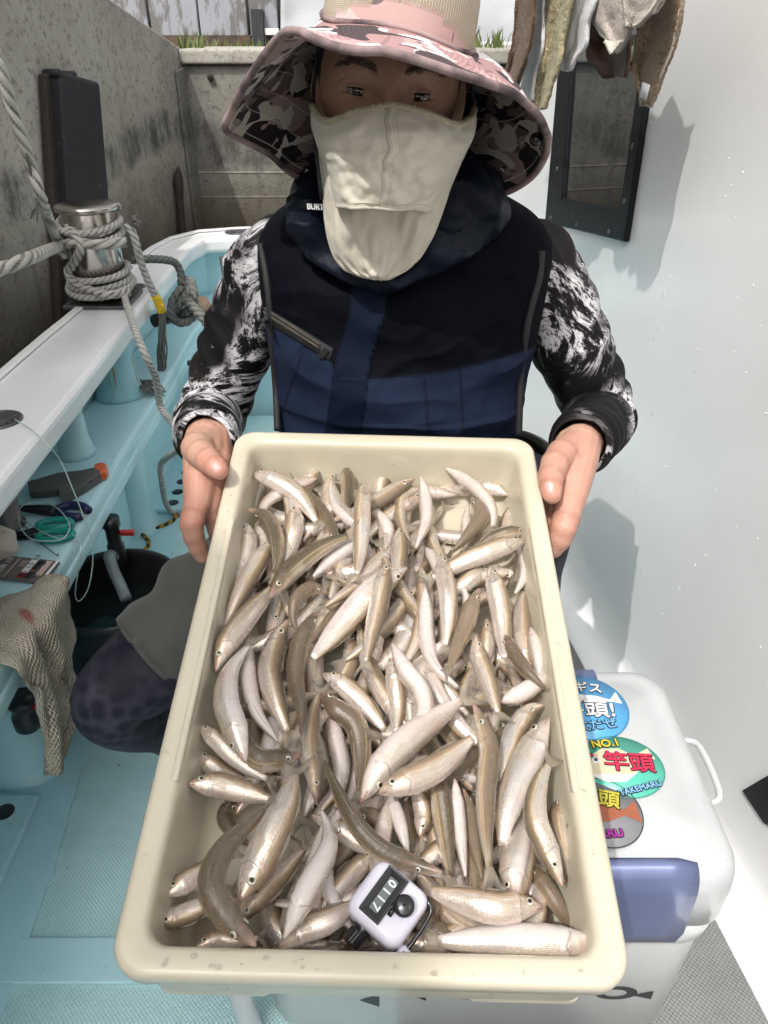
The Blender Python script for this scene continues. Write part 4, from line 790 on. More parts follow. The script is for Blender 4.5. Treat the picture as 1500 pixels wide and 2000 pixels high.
def fish(label, pts, roll, rad, tone, tone2, detail=True, group='sand whiting piled in the tray', open_mouth=False):
    """pts: head to tail on the pile; roll: where the back faces (0 up, 90 to the right of head-to-tail, 180 belly up)"""
    P = [Vector(p) for p in cr(pts, 90)]; Ls = [0]
    for i in range(89): Ls.append(Ls[-1]+(P[i+1]-P[i]).length)
    Lt = Ls[-1]
    def at(u):
        s = u*Lt; i = min(max(int(np.searchsorted(Ls, s))-1, 0), 88); f_ = (s-Ls[i])/max(Ls[i+1]-Ls[i], 1e-9); p = P[i].lerp(P[i+1], min(max(f_, 0), 1)); a = P[max(i-4, 0)]; b = P[min(i+5, 89)]; T = (b-a).normalized()
        N = (TN-T*TN.dot(T)).normalized(); B = T.cross(N); r = R(roll); D = N*math.cos(r)+B*math.sin(r); return p, T, D, T.cross(D)
    vs = []; fu = []; fv = []; fs = []
    for u in US:
        p, T, D, S = at(u); h = np.interp(u, HU, HV)*rad; w_ = np.interp(u, HU, WV)*rad
        for k in range(NR):
            a = 2*math.pi*k/NR; ca, sa = math.cos(a), math.sin(a); hh = h*(.97 if ca > 0 else 1.03); q = abs(sa)**.9*(1 if sa > 0 else -1)
            rip = 1+.02*mnoise.noise(Vector((u*14, a, roll)))
            if .195 < u < .235 and .3 < abs(sa): rip += .05
            vs.append(p+(D*ca*hh+S*q*w_)*rip); fu.append(u); fv.append(abs(((a/math.pi+1) % 2)-1))
    n = len(US)
    for i in range(n-1):
        for k in range(NR): a = i*NR+k; b = i*NR+(k+1) % NR; fs.append((a, b, b+NR, a+NR))
    fs.append(list(range(NR))[::-1]); fs.append(list(range((n-1)*NR, n*NR)))
    base = at(.45)[0]; t = thing('sand_whiting', label, 'fish', base, group)
    o = put('body', raw(vs, fs, True, 'body', {'fu': fu, 'fv': fv}), M['fish'], t); o.color = (tone, tone2, 0, 1)
    # tail fin
    rows = []; a1 = []; a2 = []
    p0, T, D, S = at(.895); pe, Te, De, Se = at(1.0)
    for j in range(7):
        s = j/6; pc = p0.lerp(pe, s*.8); row = []
        for k in range(11):
            v = k/10*2-1; spread = rad*(.30+.85*s**.8); tip = rad*.75*abs(v)**1.3*s; row.append(pc+D*v*spread+Te*tip+S*(.12*rad*math.sin(v*4+s*2)*s)); a1.append(s); a2.append(v)
        rows.append(row)
    m_ = MB(); m_.grid(rows); m_.build('tail_fin', M['fin'], t, attrs={'fu': a1, 'fv': a2})
    # eyes
    for sd in (1, -1):
        p, T, D, S = at(.118); h = np.interp(.118, HU, HV)*rad; w_ = np.interp(.118, HU, WV)*rad; a = R(58); pos = p+D*math.cos(a)*h*.80+S*sd*math.sin(a)*w_*.93
        out = (S*sd*.93+D*.36).normalized(); x = T; y = out.cross(x).normalized(); x = y.cross(out); er = rad*.255
        Mx = Matrix((x, y, out)).transposed().to_4x4() @ Matrix.Scale(er, 4); Mx.translation = pos-base; e = bpy.data.objects.new('eye', EYE); COL.objects.link(e); e.parent = t; e.matrix_local = Mx
    if detail:
        for (nm, ua, ub, hh, sg) in (('dorsal_fin', .30, .50, .30, 1), ('dorsal_fin', .53, .82, .20, 1), ('anal_fin', .56, .82, .20, -1)):
            rows = []; a1 = []; a2 = []
            for j in range(13):
                u = ua+(ub-ua)*j/12; p, T, D, S = at(u); h = np.interp(u, HU, HV)*rad; e_ = hh*rad*(math.sin(math.pi*min(1, (j+.6)/12))**.6); b_ = p+D*sg*h*.96
                for s in (0, .5, 1): a1.append(s); a2.append(j/12)
                rows.append([b_, b_+(D*sg*.6+T*.6)*e_*.5+S*.15*rad*.3, b_+(D*sg*.55+T*.9)*e_+S*.25*rad*.3])
            m_ = MB(); m_.grid(rows); m_.build(nm, M['fin'], t, attrs={'fu': a1, 'fv': a2})
        for sd in (1, -1):
            p, T, D, S = at(.245); w_ = np.interp(.245, HU, WV)*rad; b_ = p+S*sd*w_*.97-D*.1*rad; rows = []; a1 = []; a2 = []
            for j in range(6):
                s = j/5; pj = at(.245+.13*s)[0]+S*sd*w_*(1.02+.10*s)-D*.12*rad; wd = rad*(.10+.26*s)*(1 if s < .9 else .85)
                rows.append([pj+D*wd*(v/2.0)+T*(.1*rad*(1-abs(v)/2)) for v in (-2, -1, 0, 1, 2)]); a1 += [s]*5; a2 += [-1, -.5, 0, .5, 1]
            m_ = MB(); m_.grid(rows); m_.build('pectoral_fin', M['pfin'], t, attrs={'fu': a1, 'fv': a2})
    if open_mouth:
        p, T, D, S = at(.012); m_ = MB(); v, f = ellipsoid(p-T*.0012, (rad*.15, rad*.17, rad*.15), None, 14, 10); m_.add(v, f); m_.build('mouth', M['mouth'], t)
    return t
M['mouth'] = plain('mouth_pink', (.20, .085, .075), .25, (.30, .15, .13), 60, coat=.6)
def TP(px, py, h): return at_plane(px, py, TMX @ Vector((0, 0, FLOOR+h)), TN)
# kind, layer, width in photo pixels, label, head -> tail, (tone 0 dark back shown .. 1 pale, blush)
ROLL = {'T': 0, 'B': 180, 'R': 75, 'L': -75, 'TR': 35, 'TL': -35, 'BR': 118, 'BL': -118}
FISH = [
('L', 4, 44, 'golden sided whiting sloping across the far left corner with its snout on the left wall', [(490, 924), (540, 940), (585, 970), (628, 1034)]),
('L', 2, 40, 'pale whiting head pointing at the far rim just right of the far left corner fish', [(628, 911), (602, 945), (575, 985), (552, 1030)]),
('T', 1, 38, 'brown whiting seen from above between the two far left corner heads', [(563, 922), (548, 960), (540, 1010), (536, 1050)]),
('B', 1, 40, 'white bellied whiting tucked under the far left corner fish against the left wall', [(518, 935), (500, 965), (490, 1000), (486, 1040)]),
('L', 2, 42, 'pink cheeked whiting standing upright left of the narrow brown faced one at the far end', [(651, 924), (643, 960), (643, 1005), (641, 1055)]),
('TL', 3, 34, 'narrow brown faced whiting looking straight at the far rim', [(674, 907), (679, 945), (677, 980), (672, 1035)]),
('R', 5, 40, 'golden sided whiting lying lengthwise on top at the far centre with dark forked tail', [(712, 938), (708, 975), (706, 1035), (702, 1090), (692, 1142)]),
('L', 1, 42, 'silver whiting head alone against the middle of the far wall', [(760, 902), (748, 940), (736, 985), (725, 1020)]),
('L', 3, 42, 'whiting lying diagonally with snout up right toward the middle of the far wall', [(810, 934), (770, 960), (720, 990), (672, 1010), (628, 1026)]),
('B', 4, 36, 'slim white bellied whiting curved with pale tail fanned out near the far centre', [(821, 930), (829, 967), (832, 1016), (817, 1059), (802, 1092)]),
('BL', 4, 36, 'pale pink whiting arching down from the far right wall', [(870, 914), (903, 933), (938, 960), (964, 1000), (960, 1048)]),
('T', 4, 38, 'olive brown S curved whiting seen from above under the pink arched one', [(921, 972), (940, 1004), (912, 1047), (872, 1090)]),
('R', 5, 46, 'large silver whiting reaching to the right rim with open mouth at far right', [(1026, 1056), (985, 1066), (936, 1084), (887, 1105), (826, 1138)]),
('TR', 4, 36, 'reddish brown snouted whiting directly above the large silver one at far right', [(1026, 1036), (990, 1043), (955, 1056), (920, 1080)]),
('R', 1, 40, 'bronze scaled whiting lying crosswise along the far wall', [(992, 967), (960, 954), (915, 953), (870, 956), (828, 968)]),
('R', 1, 36, 'silver cheeked whiting head in the far right corner', [(999, 985), (994, 1012), (985, 1040), (978, 1070)]),
('B', 3, 34, 'bright white belly curved like a bow beside the right wall', [(1000, 1058), (1022, 1092), (1022, 1130), (998, 1172)]),
('L', 5, 44, 'straight silver whiting with bronze right edge lying lengthwise right of centre', [(862, 1080), (866, 1115), (875, 1160), (875, 1219), (866, 1285)]),
('R', 3, 42, 'silver whiting head poking out right under the large open mouthed one', [(950, 1110), (924, 1127), (893, 1150), (860, 1172)]),
('L', 5, 46, 'pink flanked whiting lengthwise near the right wall with broad grey tail', [(956, 1106), (967, 1142), (977, 1190), (983, 1245), (986, 1305)]),
('TR', 5, 44, 'tan whiting slanting down left to a dark grey fanned tail at right of centre', [(936, 1150), (921, 1185), (906, 1228), (887, 1278), (868, 1320)]),
('B', 4, 44, 'long white bellied whiting with thin curving tail in the middle right', [(830, 1145), (832, 1195), (834, 1250), (852, 1305), (918, 1362)]),
('L', 3, 44, 'long silver whiting slanting from the middle toward the lower left', [(824, 1142), (795, 1170), (755, 1222), (700, 1272), (648, 1306)]),
('L', 4, 40, 'dark cheeked whiting nose up in the upper middle', [(780, 1030), (782, 1065), (779, 1110), (770, 1162)]),
('B', 2, 38, 'pink bellied whiting bending under the golden one at the far centre', [(762, 1066), (755, 1030), (735, 1008), (700, 1000)]),
('L', 6, 46, 'iridescent slender whiting lying highest in the upper middle', [(757, 1098), (749, 1135), (739, 1188), (724, 1250), (710, 1314)]),
('TL', 5, 48, 'brown backed whiting aiming its snout down left in the upper left of the pile', [(526, 1168), (560, 1122), (605, 1084), (648, 1060), (702, 1038)]),
('B', 3, 46, 'broad white belly without visible head in the upper left of the pile', [(720, 1040), (685, 1070), (645, 1100), (600, 1138)]),
('L', 4, 36, 'bronze scaled whiting crossing the upper middle with pale tail to the left', [(775, 1108), (740, 1124), (700, 1145), (660, 1168), (618, 1196)]),
('R', 3, 36, 'pearly whiting half covered behind the bronze crossing one', [(772, 1066), (740, 1096), (700, 1128), (668, 1150)]),
('T', 4, 34, 'olive whiting curled into a tight C in the left middle', [(640, 1158), (606, 1148), (578, 1172), (573, 1212), (588, 1246)]),
('T', 6, 48, 'dull brown backed whiting lengthwise in the left middle with head up', [(620, 1194), (603, 1222), (584, 1265), (577, 1325), (588, 1388), (588, 1462)]),
('BL', 5, 62, 'biggest pale belly sloping down left through the middle', [(795, 1108), (735, 1150), (682, 1206), (632, 1262), (592, 1308)]),
('R', 3, 42, 'silver whiting nose up against the left wall at mid height of the photo', [(476, 1016), (485, 1060), (472, 1112), (452, 1172)]),
('BR', 2, 34, 'pinkish belly behind the silver one at the left wall', [(499, 1022), (512, 1060), (510, 1110), (498, 1150)]),
('TR', 5, 44, 'sandy brown whiting arching down from the left wall with glossy back', [(484, 995), (514, 1006), (536, 1042), (541, 1092), (528, 1140)]),
('L', 4, 46, 'iridescent whiting running down the left side without visible head', [(535, 1050), (505, 1098), (470, 1160), (430, 1248)]),
('L', 5, 52, 'whiting with shining scales whose eye touches the left wall', [(422, 1312), (440, 1262), (476, 1212), (518, 1164), (550, 1125)]),
('R', 3, 46, 'golden flecked whiting standing upright in the upper left', [(577, 988), (574, 1030), (562, 1080), (552, 1130)]),
('L', 1, 36, 'copper scaled flank deep between upright whiting in the upper left', [(604, 985), (611, 1020), (610, 1060), (600, 1100)]),
('BL', 2, 44, 'pale pink belly deep in the left middle', [(562, 1150), (545, 1190), (535, 1240), (532, 1290)]),
('L', 4, 56, 'grey silver whiting with dark eye lengthwise in the left middle', [(562, 1210), (541, 1255), (528, 1315), (545, 1385), (576, 1458)]),
('B', 4, 44, 'smooth white belly lengthwise at left with white throat', [(488, 1258), (485, 1318), (498, 1385), (532, 1435), (562, 1470)]),
('BL', 6, 58, 'broad pale whiting at left heading down with dark eye low', [(480, 1490), (460, 1428), (441, 1370), (450, 1310), (500, 1240)]),
('L', 4, 40, 'pale whiting whose snout touches the left wall above the silver cheeked one', [(388, 1416), (425, 1446), (474, 1490), (540, 1532)]),
('L', 2, 46, 'silver cheeked whiting with dark snout against the left wall', [(386, 1470), (415, 1494), (450, 1516), (500, 1530)]),
('L', 4, 52, 'pinkish open mouthed whiting pointing left at the bare tray floor', [(368, 1531), (425, 1532), (475, 1545), (545, 1566)]),
('T', 1, 40, 'olive scaled flank disappearing under the open mouthed fish at left', [(470, 1560), (440, 1590), (455, 1625), (500, 1660)]),
('TR', 5, 50, 'brown whiting bent double with gaping mouth in the lower left middle', [(586, 1474), (545, 1484), (505, 1482), (482, 1450), (478, 1395)]),
('R', 4, 46, 'dark whiting facing down with wide open mouth below the middle', [(616, 1566), (614, 1510), (606, 1465), (611, 1400), (628, 1335)]),
('TR', 5, 54, 'brown humped whiting lengthwise left of the middle', [(627, 1352), (656, 1384), (694, 1415), (706, 1478), (700, 1572)]),
('L', 3, 46, 'silver and copper whiting slanting right in the middle', [(630, 1316), (668, 1336), (715, 1380), (762, 1438)]),
('B', 3, 44, 'white throated whiting lengthwise beside the brown humped one', [(649, 1394), (657, 1446), (667, 1508), (653, 1600)]),
('T', 7, 46, 'long dark brown S shaped whiting above the white tally counter', [(864, 1704), (812, 1688), (742, 1658), (690, 1602), (652, 1530), (622, 1460)]),
('R', 6, 72, 'large silver whiting heading down left with bronze right edge', [(468, 1760), (500, 1700), (535, 1622), (562, 1560), (580, 1490)]),
('T', 7, 64, 'dark brown whiting curling down over the near left corner', [(500, 1848), (442, 1786), (412, 1728), (440, 1656), (500, 1598), (540, 1552)]),
('B', 6, 56, 'smooth white belly curving down between silver whiting at lower left', [(556, 1832), (600, 1738), (640, 1662), (640, 1615), (616, 1560)]),
('R', 3, 50, 'blue silver scaled flank slanting beneath the white belly at lower left', [(462, 1800), (500, 1758), (545, 1712), (606, 1645)]),
('L', 3, 56, 'silver whiting head resting on the near left wall', [(323, 1750), (360, 1724), (412, 1696), (470, 1660)]),
('R', 3, 60, 'silver whiting head below another in the near left corner', [(300, 1804), (355, 1790), (405, 1768), (460, 1740)]),
('L', 2, 48, 'whiting eye peeping over the near rim beneath the dark curling fish', [(382, 1852), (418, 1836), (458, 1834), (520, 1830)]),
('L', 4, 62, 'silver whiting lying along the near rim left of the tally counter', [(545, 1852), (590, 1816), (645, 1796), (705, 1752)]),
('BR', 6, 68, 'biggest pinkish whiting pointing down left with open pale mouth in the lower middle', [(707, 1564), (745, 1502), (798, 1446), (860, 1398), (925, 1352)]),
('L', 7, 62, 'pale whiting with large dark eye crossing over the biggest pinkish one', [(740, 1550), (784, 1530), (846, 1502), (896, 1464), (940, 1425)]),
('TL', 7, 48, 'greenish brown whiting lengthwise on top right of the lower middle', [(924, 1374), (941, 1412), (955, 1468), (949, 1550), (951, 1645), (960, 1738)]),
('L', 4, 46, 'greyish whiting nosing the right wall above the large pale belly', [(1062, 1376), (1036, 1388), (1006, 1430), (986, 1492), (975, 1550)]),
('BR', 5, 68, 'large pale belly lengthwise beside the right wall', [(1072, 1402), (1046, 1448), (1012, 1520), (986, 1600), (980, 1690)]),
('L', 7, 52, 'pearly curved whiting lying along the right wall with head down', [(1098, 1730), (1066, 1655), (1045, 1596), (1053, 1532), (1082, 1474)]),
('R', 3, 44, 'brown snouted whiting head upright against the right wall', [(1100, 1553), (1088, 1600), (1098, 1655), (1120, 1725), (1138, 1806)]),
('BL', 5, 56, 'white whiting head pointing down beside the pearly curved one', [(1008, 1752), (1000, 1700), (1014, 1640), (1032, 1580)]),
('TL', 4, 50, 'sandy flank lengthwise in the lower middle right of the S shaped one', [(850, 1500), (860, 1545), (870, 1625), (882, 1740)]),
('B', 4, 36, 'narrow white belly between two sandy flanks at lower right', [(888, 1520), (893, 1570), (900, 1645), (912, 1735)]),
('T', 3, 40, 'copper flank beneath the greenish brown one at lower right', [(905, 1540), (916, 1590), (930, 1665), (946, 1740)]),
('R', 3, 44, 'white head pointing down just above the snout of the S shaped fish', [(820, 1634), (828, 1590), (815, 1545), (800, 1510)]),
('B', 3, 36, 'pale flank slanting down toward the S shaped fish', [(762, 1550), (778, 1600), (792, 1650), (800, 1690)]),
('R', 1, 40, 'golden scaled patch deep beside the sandy flank', [(842, 1580), (850, 1630), (858, 1690), (862, 1730)]),
('B', 6, 50, 'white bellied whiting curved like a hook with dark tail in the middle', [(766, 1256), (791, 1308), (822, 1350), (828, 1396), (796, 1434), (714, 1436)]),
('L', 4, 44, 'silver flank with gold edge left of the hooked white belly', [(762, 1285), (772, 1330), (776, 1385), (772, 1445)]),
('L', 5, 44, 'pinkish whiting whose dark forked tail rests on the greenish brown one', [(928, 1240), (938, 1290), (955, 1336), (972, 1388), (982, 1412)]),
('T', 5, 40, 'brown whiting with dark tail fanned onto the right rim', [(985, 1238), (1004, 1278), (1035, 1318), (1078, 1356)]),
('B', 4, 46, 'white belly crossing beneath the tail at the right wall', [(976, 1372), (1012, 1357), (1052, 1332), (1075, 1300)]),
('R', 3, 46, 'pink flank lengthwise against the right wall above the tail', [(1033, 1330), (1022, 1255), (1018, 1195), (1026, 1140)]),
('B', 4, 34, 'slim white belly standing in the gap at the right wall', [(1036, 1225), (1048, 1275), (1054, 1320), (1056, 1365)]),
('R', 3, 40, 'silver faced whiting peering up between pink flanked and tan ones', [(950, 1208), (952, 1245), (944, 1300), (930, 1350)]),
('L', 1, 40, 'silver cheek deep below the tan slanting whiting', [(922, 1252), (918, 1290), (935, 1330), (950, 1365)]),
('TL', 2, 40, 'pink snout peeping left beneath the hooked white belly', [(730, 1282), (757, 1300), (790, 1318), (830, 1330)]),
('R', 5, 62, 'large tan silver whiting lying crosswise right of the tally counter', [(1060, 1772), (1018, 1770), (965, 1772), (895, 1756), (815, 1732)]),
('BL', 4, 70, 'pale whiting stretched along the near rim with head in the right corner', [(1172, 1838), (1110, 1846), (1040, 1842), (940, 1840), (820, 1838)]),
('T', 2, 40, 'copper backed whiting slanting into the near right corner', [(1040, 1690), (1078, 1752), (1108, 1802), (1122, 1832)]),
('R', 2, 40, 'pale flank against the right wall in the near right corner', [(1110, 1680), (1128, 1735), (1142, 1790), (1150, 1825)]),
('B', 1, 50, 'pinkish belly deep between crosswise and copper whiting', [(1018, 1700), (1042, 1760), (1060, 1815), (1066, 1840)]),
('TL', 2, 50, 'dull grey whiting half sunk left of the dark S shaped fish', [(690, 1640), (650, 1688), (622, 1745), (606, 1790)]),
('R', 3, 46, 'grey glossy whiting sunk beside the tally counter', [(735, 1660), (680, 1712), (640, 1758), (612, 1800)]),
('R', 1, 56, 'silver flank under water between counter and near rim', [(800, 1802), (850, 1805), (910, 1810), (990, 1812)]),
('TL', 2, 46, 'dark grey whiting behind the S shaped fish in the lower middle', [(720, 1590), (690, 1640), (655, 1690), (630, 1735)]),
('T', 2, 44, 'brown flank under the biggest pinkish whiting', [(700, 1580), (735, 1600), (752, 1640), (760, 1690)]),
]
def pile():
    rg = random.Random(21)
    for k, (kd, ly, wpx, lab, pts) in enumerate(FISH):
        hgt = .013+.0102*ly; n = len(pts); W3 = []
        for i, (x, y) in enumerate(pts): W3.append(TP(x, y, hgt+.004*math.sin(i*1.7+k)-.004*(i/(n-1))))
        mid = W3[n//2]; d = (mid-Vector((0, 0, CAMZ))).length; d *= .97; rad = wpx*.5/F*d*.90
        L = sum((W3[i+1]-W3[i]).length for i in range(n-1)); rad = min(rad, L*.14); rad = max(rad, .0072)
        roll = ROLL[kd]+rg.uniform(-10, 10); tone = {'T': .16, 'TR': .30, 'TL': .30, 'R': .55, 'L': .55}.get(kd, .78)+rg.uniform(-.12, .12)
        if any(w_ in lab for w_ in ('olive', 'dark', 'brown')): tone -= .15
        if any(w_ in lab for w_ in ('pale', 'white', 'silver', 'pearly')): tone += .10
        t2 = rg.uniform(0, .5)+(.5 if any(w_ in lab for w_ in ('pink', 'golden', 'copper', 'bronze', 'tan')) else 0)
        fish(lab, W3, roll, rad, max(0, min(1, tone)), min(1, t2), True, open_mouth='mouth' in lab)
    # buried layers below, heads and tails in every direction
    rg = random.Random(5)
    for k in range(150):
        for _ in range(30):
            x = rg.uniform(-.135, .135); y = rg.uniform(-.255, .235)
            if x < -.06 and -.235 < y < -.115: continue
            if y > .228 and x > .07: continue
            break
        a = rg.uniform(0, 2*math.pi) if rg.random() < .3 else (math.pi/2*(1 if rg.random() < .5 else -1)+rg.gauss(0, .45)); L = rg.uniform(.115, .15); cv = rg.uniform(-.03, .03); dv = Vector((math.cos(a), math.sin(a), 0)); nv = Vector((-dv.y, dv.x, 0)); h = FLOOR+.011+.011*(k % 3)+(.010 if k >= 96 else 0); pts = []
        for s in (-.5, -.17, .17, .5):
            q = Vector((x, y, 0))+dv*L*s+nv*cv*(1-4*s*s); q.x = max(-.138, min(.138, q.x)); q.y = max(-.252, min(.252, q.y)); q.z = h; pts.append(TMX @ q)
        fish('sand whiting mostly buried beneath the others in the cream tray', pts, rg.choice([0, 70, -70, 75, -75, 120, -120, 180]), rg.uniform(.0085, .0108), rg.uniform(.3, .85), rg.uniform(0, .8), False, group='buried sand whiting at the bottom of the tray')
pile()
def rim_drops():
    mb_ = MB(); rg = random.Random(31)
    for k in range(40):
        s = rg.choice(((-1, 0), (1, 0), (0, -1), (0, -1))); t_ = rg.uniform(-1, 1); x = s[0]*(TW/2-.009+rg.uniform(-.006, .005)) if s[0] else t_*(TW/2-.03); y = s[1]*(TL/2-.010+rg.uniform(-.006, .005)) if s[1] else t_*(TL/2-.03)
        r = rg.uniform(.0006, .0019); v, f = ellipsoid(TMX @ Vector((x, y, .0002)), (r*rg.uniform(.8, 1.5), r, r*.55), None, 10, 6); mb_.add(v, f)
    for k in range(120):
        sx = rg.choice((-1, 1)); z = rg.uniform(-.06, -.012); x = sx*(TW/2-.0225-(-z-.016)*.12); r = rg.uniform(.0006, .0022); v, f = ellipsoid(TMX @ Vector((x, rg.uniform(-.26, .26), z)), (r*.5, r, r*1.3), None, 10, 6); mb_.add(v, f)
    gd = G('clear_water'); gd.P(Base_Color=(1, 1, 1), Roughness=.0, Transmission_Weight=1.0, IOR=1.33); o = mb_.build('rim_droplets', gd.m, None); tag(o, kind='stuff')
rim_drops()
# ================================================================== tally counter
def counter():
    C = TP(757, 1768, .066); up = (TN*1.0+Vector((0, -.25, .1))).normalized()
    # face axes from the photograph: a runs along the window from the 7 to the 0, b to the right
    A = (TP(790, 1700, .07)-TP(735, 1775, .07)); a = (A-up*A.dot(up)).normalized(); b = a.cross(up).normalized()
    if (TP(800, 1760, .07)-C).dot(b) < 0: b = -b
    t = thing('tally_counter', 'white hand tally counter with black knob and black display showing 0117', 'counter', C)
    def X(x, y, z): return C+(b*x+a*y+up*z)*.92
    # body: rounded hull
    m_ = MB(); outl = []
    for (z, s) in ((-.030, .90), (-.026, .97), (-.018, 1.0), (.006, 1.0), (.012, .965), (.0155, .88), (.0165, .74)):
        outl.append([X(px_*s, py_*s, z) for px_, py_ in rrect(.0262, .0250, .0105, 8)])
    m_.grid(outl, closed=True); n = len(outl[0]); m_.f.append(list(range(n))[::-1]); m_.f.append([(len(outl)-1)*n+k for k in range(n)]); m_.build('case', M['lavender'], t)
    # display block
    m_ = MB(); ring = [[X(-.0058+px_*s, .0020+py_*s2, z) for px_, py_ in ((-.0098, -.0200), (.0098, -.0200), (.0098, .0200), (-.0098, .0200))] for z, s, s2 in ((.010, 1, 1), (.0205, 1, 1), (.0215, .93, .96), (.0195, .42, .72), (.0180, .40, .70))]
    m_.grid(ring, closed=True); m_.f.append([16, 17, 18, 19]); d_ = m_.build('display', M['gloss_black'], t, smooth=False, bevel=.0006)
    m_ = MB(); m_.box(X(-.0058, .0020, .0179), (.0078, .0285, .0012), Matrix((b, a, up)).transposed()); m_.build('number_wheels', M['dial'], d_, smooth=False)
    for k, ch in enumerate('7110'[::1]):
        o = put('digit', text_mesh(ch, .0088, X(-.0058, .0020-.0104+.0069*k, .0188), -a, b, .00015, .0002), M['digit'], d_)
    # reset knob on the side, push button and finger loop
    m_ = MB(); ax = (-a*.95-b*.05).normalized(); c0 = X(-.006, -.0245, -.006); prof = [(.0078, 0), (.0074, .003), (.0066, .004), (.0064, .0135), (.0056, .0148), (.001, .015)]
    m_.lathe(prof, c0, ax, 28, caps=False); kn_ = m_.build('reset_knob', M['gloss_black'], t)
    m_ = MB(); q = Vector((0, 0, 1)).rotation_difference(ax)
    for k in range(18): an = 2*math.pi*k/18; m_.box(c0+q @ Vector((.0066*math.cos(an), .0066*math.sin(an), .0088)), (.0011, .0011, .009), (q.to_matrix() @ Matrix.Rotation(an, 3, 'Z')))
    m_.build('grip_ridges', M['gloss_black'], kn_, smooth=False)
    m_ = MB(); m_.lathe([(.0042, 0), (.0042, .007), (.0072, .0075), (.0078, .009), (.0074, .0125), (.0055, .0135), (.001, .014)], X(.0118, .0048, .0145), up, 28, caps=False); m_.box(X(.0065, -.003, .0175), (.0035, .008, .004), Matrix((b, a, up)).transposed()); m_.build('push_button', M['gloss_black'], t)
    m_ = MB(); m_.tube(cr([X(.020, .020, .004), X(.0255, .0215, .005), X(.0305, .017, .004), X(.0318, .005, .003), X(.0318, -.010, .002), X(.0312, -.0165, .001)], 30), .0017, 10); m_.build('finger_loop', M['gloss_black'], t)
    m_ = MB(); m_.lathe([(.0045, -.004), (.005, -.003), (.005, .004), (.0035, .006), (.001, .006)], X(.0305, -.0185, -.003), up, 18, caps=False); m_.build('loop_lug', M['lavender'], t)
counter()
